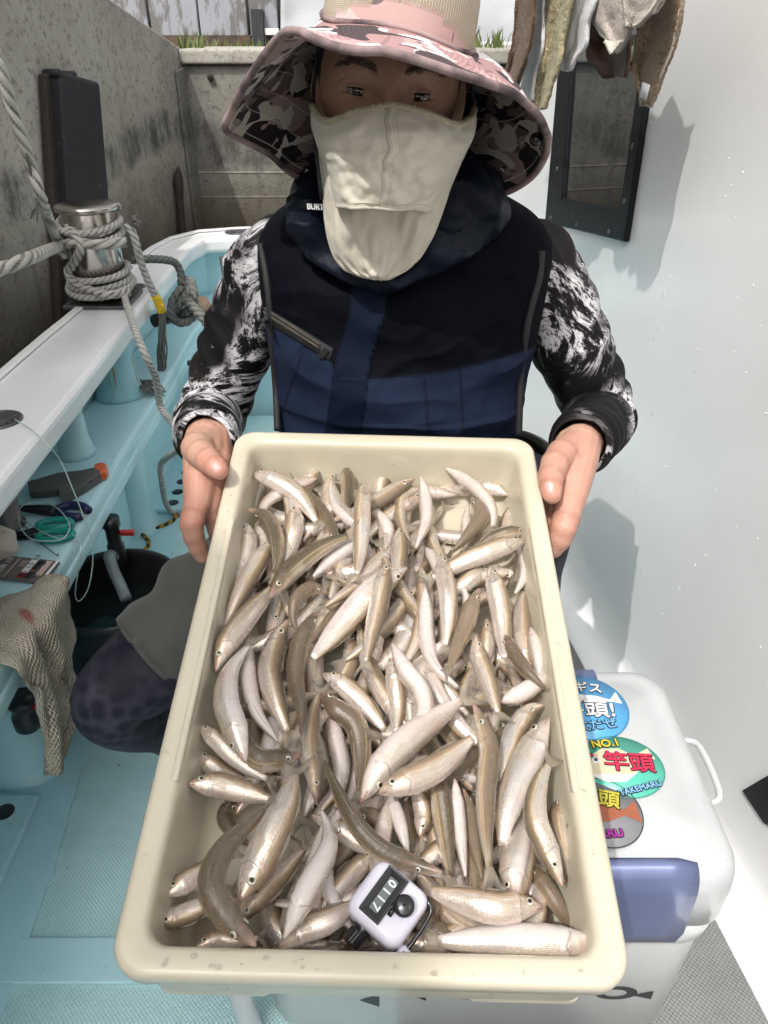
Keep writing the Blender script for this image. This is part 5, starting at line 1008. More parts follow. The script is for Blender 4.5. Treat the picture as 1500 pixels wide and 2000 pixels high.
# ================================================================== cooler
def cooler():
    x0, x1, y0, y1 = -.185, .440, .543, .905; cx, cy = (x0+x1)/2, (y0+y1)/2; hx, hy = (x1-x0)/2, (y1-y0)/2; zt = .402
    t = thing('cooler_box', 'white cooler box with round stickers and a blue latch on its lid under the tray', 'cooler', (cx, cy, 0))
    def ring(i, z, r): return [Vector((cx+x, cy+y, z)) for x, y in rrect(hx+i, hy+i, r, 12)]
    prof = [(-.030, .012, .04), (-.024, .0, .04), (-.018, .004, .045), (-.010, .235, .05), (-.010, .240, .05), (-.008, .243, .055), (-.004, .250, .055), (-.003, .290, .046), (-.006, .292, .046)]
    m_ = MB(); m_.grid([ring(*p) for p in prof], closed=True); n = 48; m_.f.append(list(range(n))[::-1]); m_.build('body', M['cooler_grey'], t)
    prof = [(-.005, .2945, .046), (.0, .297, .048), (.001, .345, .048), (.0, .366, .048), (-.003, .380, .047), (-.009, .391, .045), (-.018, .398, .048), (-.030, .4005, .04), (-.046, .4005, .035), (-.050, .4032, .03), (-.15, .404, .02)]
    m_ = MB(); m_.grid([ring(*p) for p in prof], closed=True); m_.f.append([(len(prof)-1)*n+k for k in range(n)]); m_.f.append(list(range(n))[::-1]); lid = m_.build('lid', M['cooler'], t)
    # latch across the front, rounding over the top
    xl, xr = -.135, .378; P = [(.024, .402), (.018, .4015), (.011, .3985), (.004, .391), (-.0005, .381), (-.003, .366), (-.0035, .335), (-.003, .285), (-.0015, .262), (.004, .258)]
    def lrow(ins, dz): return [[Vector((x, y0+py_+dz*0, pz)) for x in np.linspace(xl+ins*(.010 if i == 0 or i >= len(P)-2 else 0)+(.02 if i == 0 else 0), xr-(.022 if i == 0 else 0)-(.006 if i > 7 else 0), 16)] for i, (py_, pz) in enumerate(P)]
    m_ = MB(); m_.grid(lrow(0, 0)); m_.build('latch', M['latch'], t, solid=.004, solid_off=1)
    m_ = MB(); m_.grid([[Vector((x, y1-.012-.022*j, .4035-.004*(1-j))) for x in np.linspace(-.125, .330, 12)] for j in (0, 1)]); m_.build('hinge_latch', M['latch'], t, smooth=False, solid=.003, solid_off=1)
    # side grip
    m_ = MB(); m_.tube(cr([Vector((x1-.006, .800, .345)), Vector((x1+.022, .792, .350)), Vector((x1+.029, .77, .352)), Vector((x1+.029, .715, .352)), Vector((x1+.022, .690, .350)), Vector((x1-.006, .682, .345))], 40), .0048, 12); m_.build('side_handle', M['cooler'], t)
    m_ = MB(); m_.tube(cr([Vector((x0-.006, .56, .22)), Vector((x0-.012, .545, .12)), Vector((x0-.008, .555, .0))], 20), .016, 14); m_.build('corner_bumper', M['cooler'], t)
    # lettering and marks on the front
    fy = lambda z: y0+.019+(.240-z)*.115
    def F_(px, py):
        p0 = Vector((0, y0+.0102, .240)); nn = Vector((0, -1, -.035)).normalized(); return at_plane(px, py, p0, nn), nn
    def mark(name, pix):
        m_ = MB(); n0 = len(pix); A = []
        for x, y in pix: p, nn = F_(x, y); A.append(p+nn*.0012)
        m_.add(A, [list(range(n0))]); m_.build(name, M['black'], t, smooth=False)
    mark('triangle_mark', [(702, 1952), (741, 1940), (741, 1965)]); mark('triangle_mark', [(813, 1946), (832, 1941), (832, 1953)])
    p, nn = F_(960, 1932); yax = Vector((0, -.035, 1)).normalized()
    put('lettering', text_mesh('isu', .075, p+nn*.0012, (1, 0, 0), yax, .0002, .0035), M['black'], t)
    # fish shaped emblem: ring body and tail
    pc, nn = F_(1203, 1938); m_ = MB(); A = []; B = []
    for k in range(32):
        a = 2*math.pi*k/32; A.append(pc+nn*.0012+Vector((.030*math.cos(a), 0, 0))+yax*.019*math.sin(a)); B.append(pc+nn*.0012+Vector((-.001+.016*math.cos(a), 0, 0))+yax*.010*math.sin(a))
    m_.grid([A, B], closed=True); e = pc+nn*.0014; m_.add([e+Vector((.022, 0, 0))+yax*-.006, e+Vector((.052, 0, 0))+yax*.006, e+Vector((.052, 0, 0))+yax*-.018], [(0, 1, 2)])
    m_.build('fish_emblem', plain('emblem_grey', (.03, .032, .034), .4), t, smooth=False)
    # stickers
    def sticker(name, px, py, rx, ry, col, edge, label):
        c = at_z(px, py, zt+.0032); m_ = MB(); m_.lathe([(1, .0), (1, .0004), (.001, .0005)], (0, 0, 0), n=64, caps=False); m_.v = [c+Vector((v.x*rx, v.y*ry, v.z)) for v in m_.v]
        o = m_.build(name, plain(name+'_'+edge, col, .35, tuple(x*.9 for x in col), 40, coat=.3), lid, label=label); m_ = MB(); r = [[c+Vector((s*rx*math.cos(a), s*ry*math.sin(a), .0008)) for a in np.linspace(0, 2*math.pi, 65)] for s in (.975, 1.0)]; m_.grid(r); m_.build('sticker_rim', plain('rim_'+edge, (.02, .02, .02) if edge == 'black' else tuple(x*.55 for x in col), .4), o); return c, o
    DK_ = M['black']; WH = plain('ink_white', (.80, .82, .84), .4)
    def word(s, c, dx, dy, size, rot, mat, par, bold=.0006, line=True):
        X_ = Vector((math.cos(R(rot)), math.sin(R(rot)), 0)); Y_ = Vector((-X_.y, X_.x, 0)); p = c+Vector((dx, dy, .0))
        if line:
            mb_ = MB(); t0 = text_mesh(s, size, p+Vector((0, 0, .0013)), X_, Y_, .0001, 0); vs_ = [v.co.copy() for v in t0.vertices]; fs_ = [list(q.vertices) for q in t0.polygons]
            for k in range(10): o_ = (X_*math.cos(k*math.pi/5)+Y_*math.sin(k*math.pi/5))*(bold*.6+.0013)+Vector((0, 0, .00001*k)); mb_.add([v+o_ for v in vs_], fs_)
            mb_.build('lettering_outline', DK_, par, smooth=False)
        mb_ = MB(); t0 = text_mesh(s, size, p+Vector((0, 0, .0020)), X_, Y_, .0001, 0); vs_ = [v.co.copy() for v in t0.vertices]; fs_ = [list(q.vertices) for q in t0.polygons]
        for k in range(5): o_ = (X_*math.cos(k*math.pi*.4)+Y_*math.sin(k*math.pi*.4))*bold*.7*(1 if k else 0)+Vector((0, 0, .00001*k)); mb_.add([v+o_ for v in vs_], fs_)
        mb_.build('lettering', mat, par, smooth=False)
    def shape(name, c, pts, mat, par, z=.001):
        m_ = MB(); m_.add([c+Vector((x, y, z)) for x, y in pts], [list(range(len(pts)))]); m_.build(name, mat, par, smooth=False)
    c, o = sticker('blue_sticker', 1143, 1381, .063, .064, (.10, .40, .76), 'blue', 'blue round sticker with white lettering')
    word('シャギス', c, -.010, .040, .022, -8, WH, o); word('竿頭!', c, .002, -.006, .036, -4, WH, o, .0012); word('の式だぜ', c, -.002, -.038, .021, 8, plain('ink_sky', (.22, .52, .80), .4), o)
    shape('fish_drawing', c, [(-.05, .018), (-.02, .026), (.02, .022), (.040, .014), (.052, .030), (.056, .006), (.040, .010), (.0, .008), (-.05, .008)], WH, o)
    c, o = sticker('green_sticker', 1213, 1497, .058, .052, (.10, .52, .40), 'green', 'green round sticker with a red headline and a fish drawing')
    CRM = plain('ink_cream', (.72, .62, .44), .4); RED = plain('ink_red', (.68, .03, .09), .4); YEL = plain('ink_yellow', (.82, .62, .05), .4)
    shape('fish_drawing', c, [(-.050, -.006), (-.038, .018), (-.020, .030), (.004, .030), (.022, .018), (.044, .030), (.050, .012), (.028, .006), (.020, -.010), (.0, -.026), (-.026, -.026), (-.044, -.016)], CRM, o); shape('fish_belly', c, [(-.044, -.014), (.0, -.014), (.018, -.012), (.0, -.026), (-.026, -.026)], WH, o, .0011)
    m_ = MB(); m_.lathe([(.0055, .0), (.0055, .0003), (.001, .0003)], c+Vector((-.033, .010, .0012)), n=20, caps=False); m_.build('drawn_eye', WH, o); m_ = MB(); m_.lathe([(.0025, .0), (.0025, .0003), (.0005, .0003)], c+Vector((-.032, .010, .0017)), n=14, caps=False); m_.build('drawn_pupil', DK_, o)
    word('竿頭', c, .012, .004, .034, -4, RED, o, .0010); word('祝', c, -.044, .018, .017, 40, RED, o, .0006); word('NO.1', c, -.012, .038, .0175, 6, YEL, o, .0008); word('TAKEMARU', c, .016, -.0365, .0120, 16, plain('ink_blue', (.25, .55, .85), .4), o, .0005)
    c, o = sticker('grey_sticker', 1178, 1586, .050, .052, (.25, .25, .27), 'black', 'grey round sticker with yellow lettering and a brown fish drawing')
    shape('fish_drawing', c, [(-.05, .004), (-.02, .020), (.008, .016), (.026, .002), (.044, .016), (.046, -.016), (.026, -.006), (.006, -.014), (-.03, -.018)], plain('ink_brown', (.40, .13, .07), .4), o); word('竿頭', c, -.002, .020, .028, -14, plain('ink_olive', (.62, .55, .06), .4), o, .001); word('MARU', c, -.004, -.033, .0155, 4, plain('ink_magenta', (.45, .04, .38), .4), o, .0008)
cooler()
# ================================================================== person
def person_mats():
    g = G('skin'); v = g.co(); n = g.noise(24, 5, .6, v); n2 = g.noise(9, 3, .5, v); hd = g.attr('hand')
    face = g.mix(g.step(n2, .35, .65), (.40, .23, .16), (.34, .185, .13)); hand = g.mix(g.step(n2, .35, .66), (.55, .335, .245), (.53, .285, .215))  # face darker than the hands: the brim's shade is put into its colour
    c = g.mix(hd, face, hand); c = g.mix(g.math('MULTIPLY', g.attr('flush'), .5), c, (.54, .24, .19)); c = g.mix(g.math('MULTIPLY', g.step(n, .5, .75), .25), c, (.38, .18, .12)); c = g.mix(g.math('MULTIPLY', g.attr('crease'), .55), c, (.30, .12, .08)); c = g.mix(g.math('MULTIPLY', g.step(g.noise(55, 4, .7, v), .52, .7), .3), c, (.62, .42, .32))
    wr = g.voro(480, v); g.P(Base_Color=c, Roughness=.48, Subsurface_Weight=.25, Subsurface_Radius=(.010, .004, .002), Subsurface_Scale=1.0, Specular_IOR_Level=.4, Normal=g.bump(g.math('MULTIPLY_ADD', wr, .6, g.math('ADD', g.noise(110, 5, .7, v), g.math('MULTIPLY', g.noise(38, 3, .5, v), .8))), .24, .0016)); M['skin'] = g.m
    M['nail'] = plain('fingernail', (.66, .40, .34), .25, (.62, .36, .31), 60, coat=.5)
    M['brow'] = plain('brow_hair', (.030, .022, .018), .6); M['hair'] = plain('black_hair', (.010, .009, .009), .5, (.018, .016, .015), 60, bs=200, bst=.8)
    M['lash'] = plain('lashes', (.008, .006, .006), .6)
    g = G('eyeball'); r = g.attr('rad'); c = g.ramp(r, [(0, (.003, .003, .003)), (.18, (.004, .003, .003)), (.21, (.030, .016, .010)), (.46, (.020, .011, .008)), (.50, (.012, .008, .007)), (.54, (.33, .31, .30)), (.7, (.34, .30, .28)), (1, (.25, .15, .13))]); g.P(Base_Color=c, Roughness=.06, Coat_Weight=1.0, Coat_Roughness=.02); M['eyeball'] = g.m
    # sun mask cloth
    g = G('mask_cloth'); fu = g.attr('fu'); fv = g.attr('fv'); vv = g.comb(g.math('MULTIPLY', fu, 60), g.math('MULTIPLY', fv, 60), 0.0); d = g.voro(1.0, vv, rnd_=.15); dots = g.step(d, .36, .20)
    c = g.mix(g.step(g.noise(9, 4, .6, g.co()), .35, .7), (.69, .645, .55), (.63, .59, .50)); c = g.mix(g.math('MULTIPLY', dots, .40), c, (.30, .27, .22)); g.P(Base_Color=c, Roughness=.85, Sheen_Weight=.2, Specular_IOR_Level=.2, Normal=g.bump(g.math('ADD', d, g.noise(260, 2, .6, g.co())), .28, .001)); M['mask'] = g.m
    g = G('mask_edge'); g.P(Base_Color=g.mix(g.noise(300, 3, .7), (.64, .58, .43), (.46, .41, .29)), Roughness=.95, Normal=g.bump(g.noise(420, 2), 1.0, .003)); M['mask_edge'] = g.m
    # hat camouflage
    def camo(nm, cols, quilt, cth, w1t=.48):
        g = G(nm); v = g.co(scale=(1.0, 1.0, 2.0)); w1 = g.noise(14, 2, .45, v, .8); w2 = g.noise(17, 2, .45, g.co(scale=(1.2, .9, 1.8), loc=(4, 2, 7)), 1.0); w3 = g.noise(19, 2, .4, g.co(scale=(1, 1, 1.7), loc=(9, 5, 1)), .9)
        c = g.mix(g.step(w1, w1t, w1t+.007), cols[0], cols[1]); c = g.mix(g.step(w2, .50, .507), c, cols[2]); c = g.mix(g.step(w3, cth, cth+.007), c, cols[3])
        rr = g.attr('rr'); ph = g.attr('ph')
        if quilt:
            st = g.math('ABSOLUTE', g.math('SINE', g.math('MULTIPLY', rr, 20))); line = g.step(st, .13, .03); c = g.mix(g.math('MULTIPLY', line, .45), c, (.75, .70, .66)); h = g.math('ADD', st, g.math('MULTIPLY', g.noise(60, 3, .6), .5))
            g.P(Base_Color=c, Roughness=.75, Specular_IOR_Level=.2, Sheen_Weight=.1, Normal=g.bump(h, .45, .002))
        else:
            h = g.math('MULTIPLY', g.math('SINE', g.math('MULTIPLY', rr, 70)), g.math('SINE', g.math('MULTIPLY', ph, 120))); g.P(Base_Color=c, Roughness=.8, Specular_IOR_Level=.15, Normal=g.bump(h, .5, .0018))
        return g.m
    M['camo_top'] = camo('camo_top', [(.60, .37, .36), (.80, .77, .76), (.44, .27, .27), (.09, .07, .075)], False, .57, .44)
    M['camo_under'] = camo('camo_under', [(.34, .25, .245), (.16, .11, .112), (.018, .014, .017), (.56, .52, .47)], True, .57)
    g = G('crown_mesh'); rr = g.attr('rr'); ph = g.attr('ph'); h = g.voro(1.0, g.comb(g.math('MULTIPLY', ph, 26), g.math('MULTIPLY', rr, 34), 0.0), rnd_=.0, feature='DISTANCE_TO_EDGE'); net = g.step(h, .20, .10); w1 = g.noise(11, 2, .45, g.co(), .8)
    pink = g.mix(g.step(w1, .52, .527), (.62, .42, .40), (.72, .56, .54)); pink = g.mix(g.step(g.noise(13, 2, .4, g.co(loc=(3, 8, 2)), .8), .62, .627), pink, (.20, .16, .16)); bnd = g.attr('band')
    c = g.mix(net, (.40, .33, .25), (.70, .62, .50)); c = g.mix(bnd, c, pink); g.P(Base_Color=c, Roughness=.85, Specular_IOR_Level=.2, Normal=g.bump(g.math('MULTIPLY', net, g.math('SUBTRACT', 1.0, bnd)), .8, .002)); M['crown'] = g.m
    M['binding'] = plain('binding', (.40, .29, .285), .85, (.06, .045, .048), 16)
    # vest
    def nylon(nm, c, c2, r):
        g = G(nm); v = g.co(); n = g.noise(11, 5, .55, v, .5); g.P(Base_Color=g.mix(g.step(n, .35, .7), c, c2), Roughness=r, Specular_IOR_Level=.2, Normal=g.bump(g.math('MULTIPLY_ADD', g.noise(700, 1, .5, v), .10, n), .22, .012)); return g.m
    M['navy'] = nylon('navy_nylon', (.0055, .0095, .022), (.0035, .0065, .015), .5)
    g = G('vest_cloth'); v = g.co(); s_ = g.attr('seam'); n = g.noise(12, 5, .55, v, .5); up = g.mix(g.step(n, .35, .7), (.0022, .0028, .0055), (.0035, .0042, .0075)); lo = g.mix(g.step(n, .35, .7), (.015, .022, .047), (.011, .017, .037)); pl = g.mix(g.step(n, .35, .7), (.006, .011, .025), (.0045, .008, .019))
    c = g.mix(g.step(s_, -.002, .002), up, lo); pk = g.attr('plack'); c = g.mix(g.step(pk, .45, .55), c, pl); st = g.attr('stitch'); c = g.mix(g.math('MULTIPLY', st, .8), c, (.006, .007, .012))
    g.P(Base_Color=c, Roughness=.65, Specular_IOR_Level=.05, Normal=g.bump(g.math('MULTIPLY_ADD', g.noise(700, 1, .5, v), .08, g.math('ADD', n, g.math('MULTIPLY', st, -.35))), .25, .012)); M['vest'] = g.m
    M['zip'] = plain('zip_teeth', (.30, .28, .25), .35, (.22, .20, .18), 60, metal=.8); M['binding_black'] = plain('black_binding', (.012, .012, .014), .7)
    # splashed sleeves
    g = G('splash_sleeve'); v = g.co(); wv = g.noise(6, 4, .6, v); n1 = g.noise(8, 10, .76, g.co(scale=(1, 1, .8)), 1.6); a = g.math('ABSOLUTE', g.math('SUBTRACT', n1, .5)); zone = g.step(g.noise(7, 3, .5, g.co(loc=(3.1, 7, 2))), .45, .58); vein = g.math('MULTIPLY', g.step(a, .05, .004), zone)
    cl = g.math('MULTIPLY', g.step(g.noise(24, 10, .8, v, 1.2), .58, .69), zone); sp = g.step(g.noise(120, 3, .7, v), .70, .75); m_ = g.math('MAXIMUM', vein, cl); m_ = g.math('MAXIMUM', m_, g.math('MULTIPLY', sp, .7))
    c = g.mix(m_, g.mix(g.step(wv, .4, .65), (.005, .0045, .005), (.013, .011, .011)), (.72, .70, .73)); g.P(Base_Color=c, Roughness=.62, Specular_IOR_Level=.15, Normal=g.bump(g.noise(500, 2, .5, v), .12, .001)); M['sleeve'] = g.m
    g = G('olive_shorts'); v = g.co(); g.P(Base_Color=g.mix(g.step(g.noise(12, 5, .6, v), .35, .7), (.075, .076, .064), (.06, .061, .052)), Roughness=.8, Sheen_Weight=.15, Normal=g.bump(g.math('MULTIPLY_ADD', g.noise(600, 2, .6, v), .2, g.noise(16, 4, .5, v)), .3, .008)); M['shorts'] = g.m
    g = G('hex_leggings'); v = g.co(); e = g.voro(46, v, rnd_=.7); n = g.noise(9, 3, .5, v); cell = g.step(e, .25, .75); c = g.mix(g.math('MULTIPLY', cell, g.step(n, .35, .6)), (.015, .014, .025), (.048, .044, .063)); c = g.mix(g.step(g.noise(6, 3, .5, g.co(loc=(5, 1, 3))), .52, .66), c, (.006, .007, .015))
    g.P(Base_Color=c, Roughness=.6, Specular_IOR_Level=.25, Normal=g.bump(g.noise(500, 2, .6, v), .15, .001)); M['leggings'] = g.m
    M['shoe'] = plain('lavender_shoe', (.40, .38, .55), .5)
person_mats()
EYEC = at_d(760, 190, .80)
HR_ = Matrix.Rotation(R(4.5), 3, 'Y') @ Matrix.Rotation(R(1), 3, 'X')      # head roll and nod
HF = HR_ @ Vector((0, -1, 0)); HU_ = HR_ @ Vector((0, 0, 1)); HX = HR_ @ Vector((1, 0, 0))
HC = EYEC-HF*.088+HU_*.005
PER = thing('person', 'person in camouflage sun hat, beige mask and navy vest holding out the fish tray', 'person', (.02, 1.1, 0))
def HP(x, y, z): return HC+HX*x-HF*y+HU_*z                               # head coordinates: x right in the picture, y back, z up
def head_mesh(mb):
    vs = []; fs = []; nu, nv = 120, 90
    for j in range(nv+1):
        ph = math.pi*j/nv; z0 = math.cos(ph)
        for k in range(nu):
            th = 2*math.pi*k/nu; x = math.sin(ph)*math.sin(th); y = -math.sin(ph)*math.cos(th)     # y<0 is the face
            rx, ry, rz = .0785, .097, .118
            zz = z0*rz; jaw = max(0, -z0)
            px_ = x*rx*(1-.28*jaw**1.6); py_ = y*ry*(1-.10*jaw**2); 
            if y < 0:
                fx = px_; fz = zz
                def bump_(cx, cz, sx, sz, a): return a*math.exp(-((fx-cx)/sx)**2-((fz-cz)/sz)**2)
                d = 0
                d += bump_(0, -.042, .013, .016, .026)+bump_(0, -.020, .0095, .022, .014)+bump_(0, .004, .010, .014, .004)     # nose
                for s in (-1, 1):
                    d -= bump_(s*.031, -.004, .017, .0105, .0105); d += bump_(s*.032, .021, .022, .008, .0045); d += bump_(s*.040, -.034, .022, .018, .004); d -= bump_(s*.019, -.010, .007, .012, .003)
                d += bump_(0, -.075, .024, .012, .006)+bump_(0, -.105, .02, .012, .007)
                py_ -= d*max(0, -y)**.5
                py_ *= 1-.04*(abs(x)**3)
            vs.append(HP(px_, py_, zz))
    for j in range(nv):
        for k in range(nu): a = j*nu+k; b = j*nu+(k+1) % nu; fs.append((a, b, b+nu, a+nu))
    mb.add(vs, fs)
    for s in (-1, 1):
        v, f = ellipsoid(HP(s*.079, .012, -.012), (.010, .020, .032), HR_ @ Matrix.Rotation(R(-s*18), 3, 'Z'), 16, 12); mb.add(v, f)
SH_L, EL_L, WR_L = Vector((-.165, 1.13, .965)), Vector((-.275, 1.115, .735)), at_d(402, 862, .945)
SH_R, EL_R, WR_R = Vector((.222, 1.13, .96)), Vector((.345, 1.115, .735)), at_d(1132, 872, .955)
HANDPTS = []
def hand_chains():
    """joints as (photo x, photo y, depth, radius)"""
    D = lambda *q: (at_d(q[0], q[1], q[2]), q[3])
    Lh = dict(
        palm=[[D(402, 858, .955, .027), D(400, 885, .925, .026), D(392, 940, .895, .021), D(387, 982, .880, .0168)],
              [D(412, 860, .955, .026), D(416, 900, .93, .024), D(412, 950, .905, .020), D(409, 988, .893, .0160)],
              [D(420, 870, .955, .022), D(428, 910, .935, .020), D(428, 950, .915, .018), D(424, 985, .907, .0150)],
              [D(424, 880, .96, .020), D(436, 920, .94, .018), D(440, 960, .925, .016), D(437, 980, .918, .0140)]],
        thumb=[[D(398, 868, .93, .022), D(386, 876, .905, .0195), D(392, 886, .885, .0170), D(406, 899, .865, .0150), D(420, 911, .852, .0130), D(427, 918, .848, .0112)]],
        fingers=[[D(385, 985, .878, .0158), D(378, 1006, .868, .0140), D(374, 1026, .863, .0134), D(379, 1050, .868, .0118), D(388, 1073, .876, .0104), D(394, 1086, .880, .0086)],
                 [D(411, 988, .893, .0142), D(418, 1012, .897, .0122), D(424, 1036, .903, .0112), D(432, 1060, .915, .0100), D(446, 1078, .930, .0088)],
                 [D(424, 988, .908, .0145), D(432, 1012, .918, .0130), D(444, 1030, .935, .0115), D(462, 1038, .955, .0098)],
                 [D(438, 982, .920, .0132), D(448, 1000, .932, .0115), D(460, 1010, .950, .0100), D(474, 1014, .965, .0086)]])
    Rh = dict(
        palm=[[D(1132, 868, .962, .027), D(1128, 895, .935, .026), D(1121, 940, .908, .0215), D(1113, 982, .892, .0175)],
              [D(1122, 872, .965, .026), D(1116, 905, .94, .023), D(1106, 950, .918, .020), D(1098, 988, .905, .0165)],
              [D(1116, 880, .97, .022), D(1104, 915, .95, .020), D(1092, 955, .93, .018), D(1085, 988, .92, .0155)],
              [D(1112, 890, .975, .020), D(1094, 925, .955, .018), D(1080, 960, .94, .016), D(1074, 982, .933, .0145)]],
        thumb=[[D(1122, 872, .945, .021), D(1098, 888, .915, .0190), D(1084, 905, .895, .0165), D(1076, 930, .878, .0148), D(1076, 950, .868, .0132), D(1078, 966, .863, .0112)]],
        fingers=[[D(1112, 984, .890, .0172), D(1106, 1012, .882, .0160), D(1099, 1036, .880, .0148), D(1092, 1056, .884, .0130), D(1080, 1072, .892, .0110), D(1070, 1078, .898, .0095)],
                 [D(1097, 990, .906, .0155), D(1088, 1020, .908, .0138), D(1076, 1046, .918, .0122), D(1058, 1060, .935, .0105), D(1046, 1064, .95, .0092)],
                 [D(1084, 990, .921, .0145), D(1074, 1014, .93, .0130), D(1060, 1032, .945, .0115), D(1044, 1038, .965, .0098)],
                 [D(1074, 984, .934, .0132), D(1064, 1002, .945, .0115), D(1050, 1012, .96, .0100), D(1036, 1016, .975, .0086)]])
    return Lh, Rh
LH_, RH_ = hand_chains()
LKH = at_d(330, 1265, 1.13); LKN = at_d(222, 1358, 1.09); LAN = Vector((-.315, 1.0, .10))
def body():
    mb = MB(); head_mesh(mb)
    chain(mb, [(HP(0, .035, -.06), .052), (Vector((.022, 1.09, 1.06)), .056), (Vector((.022, 1.11, 1.0)), .062)])
    # trunk inside the clothes
    for z, rx, ry, y in ((1.0, .12, .07, 1.11), (.9, .14, .085, 1.09), (.78, .135, .09, 1.08), (.64, .14, .10, 1.13), (.54, .15, .10, 1.19)):
        v, f = ellipsoid((.022, y, z), (rx, ry, .10), None, 24, 14); mb.add(v, f)
    for sh, el, wr in ((SH_L, EL_L, WR_L), (SH_R, EL_R, WR_R)):
        chain(mb, [(Vector((.022, 1.11, 1.0)), .06), (sh, .047), (sh.lerp(el, .5), .042), (el, .036), (el.lerp(wr, .4), .036), (wr, .026)])
    hipL, hipR = Vector((-.07, 1.19, .52)), Vector((.115, 1.19, .52))
    chain(mb, [(hipL, .085), (LKH.lerp(LKN, .2), .055), (LKN, .045), (LKN.lerp(LAN, .45), .040), (LAN, .03), (LAN+Vector((-.015, -.06, -.05)), .03), (LAN+Vector((-.03, -.13, -.06)), .025)])
    chain(mb, [(hipR, .085), (Vector((.17, 1.06, .60)), .075), (Vector((.205, .955, .66)), .055), (Vector((.21, .95, .40)), .048), (Vector((.21, .98, .10)), .034), (Vector((.20, .90, .05)), .035), (Vector((.195, .84, .04)), .03)])
    for H in (LH_, RH_):
        for grp in H.values():
            for c in grp: chain(mb, c)
    me = fuse(mb, .0018, 5, .5)
    n = len(me.vertices); co = np.empty(n*3, np.float32); me.vertices.foreach_get('co', co); co = co.reshape(-1, 3)
    hand = ((co[:, 2] < .95) & (co[:, 1] < .99) & ((co[:, 0] < -.12) | (co[:, 0] > .14)) & (co[:, 2] > .55)).astype(np.float32)
    fl = np.zeros(n, np.float32)
    for H in (LH_, RH_):
        for c in H['fingers']+H['thumb']:
            for q, r in c[-2:]:
                d = np.linalg.norm(co-np.array(q), axis=1); fl = np.maximum(fl, np.clip(1.6-d/r*.55, 0, 1))
        for c in H['fingers'][:1]:
            d = np.linalg.norm(co-np.array(c[1][0]), axis=1); fl = np.maximum(fl, np.clip(1.2-d/.022*.5, 0, .8))
        q = H['palm'][1][2][0]; d = np.linalg.norm(co-np.array(q), axis=1); fl = np.maximum(fl, np.clip(1.2-d/.03*.6, 0, .7))
    # creases at the finger joints, tendons on the backs of the hands
    nv_ = np.zeros_like(co); crs = np.zeros(n, np.float32)
    nrm = np.empty(n*3, np.float32); me.vertex_normals.foreach_get('vector', nrm); nrm = nrm.reshape(-1, 3)
    for H in (LH_, RH_):
        for c in H['fingers']+H['thumb']:
            for i in range(1, len(c)-1):
                p = np.array(c[i][0]); ax = np.array((c[i+1][0]-c[i-1][0]).normalized()); rr = c[i][1]; dd = co-p; s = dd @ ax; rad = np.linalg.norm(dd-np.outer(s, ax), axis=1); near = np.exp(-np.maximum(0, rad-rr*1.15)**2/.002**2)
                for o_, w_ in ((-.0028, .6), (0, 1.0), (.0030, .6)): crs = np.maximum(crs, near*w_*np.exp(-((s-o_)/.0011)**2))
                nv_ += nrm*(near*np.exp(-(s/.005)**2)*.0009)[:, None]
    co2 = co+nv_-nrm*(crs*.0007)[:, None]; me.vertices.foreach_set('co', co2.reshape(-1)); co = co2
    at = me.attributes.new('crease', 'FLOAT', 'POINT'); at.data.foreach_set('value', crs)
    for nm, a in (('hand', hand), ('flush', fl)):
        at = me.attributes.new(nm, 'FLOAT', 'POINT'); at.data.foreach_set('value', a)
    bvh = BVHTree.FromPolygons([Vector(c) for c in co.astype(float)], [tuple(p.vertices) for p in me.polygons])
    return put('body', me, M['skin'], PER), bvh
BODY, BVH = body()
def skin(x, z, lift=0):
    """point on the face in head coordinates, shot from the front"""
    o = HP(x, -.25, z); h = BVH.ray_cast(o, -HF); p = h[0] if h[0] else HP(x, -.09, z); return p+HF*lift
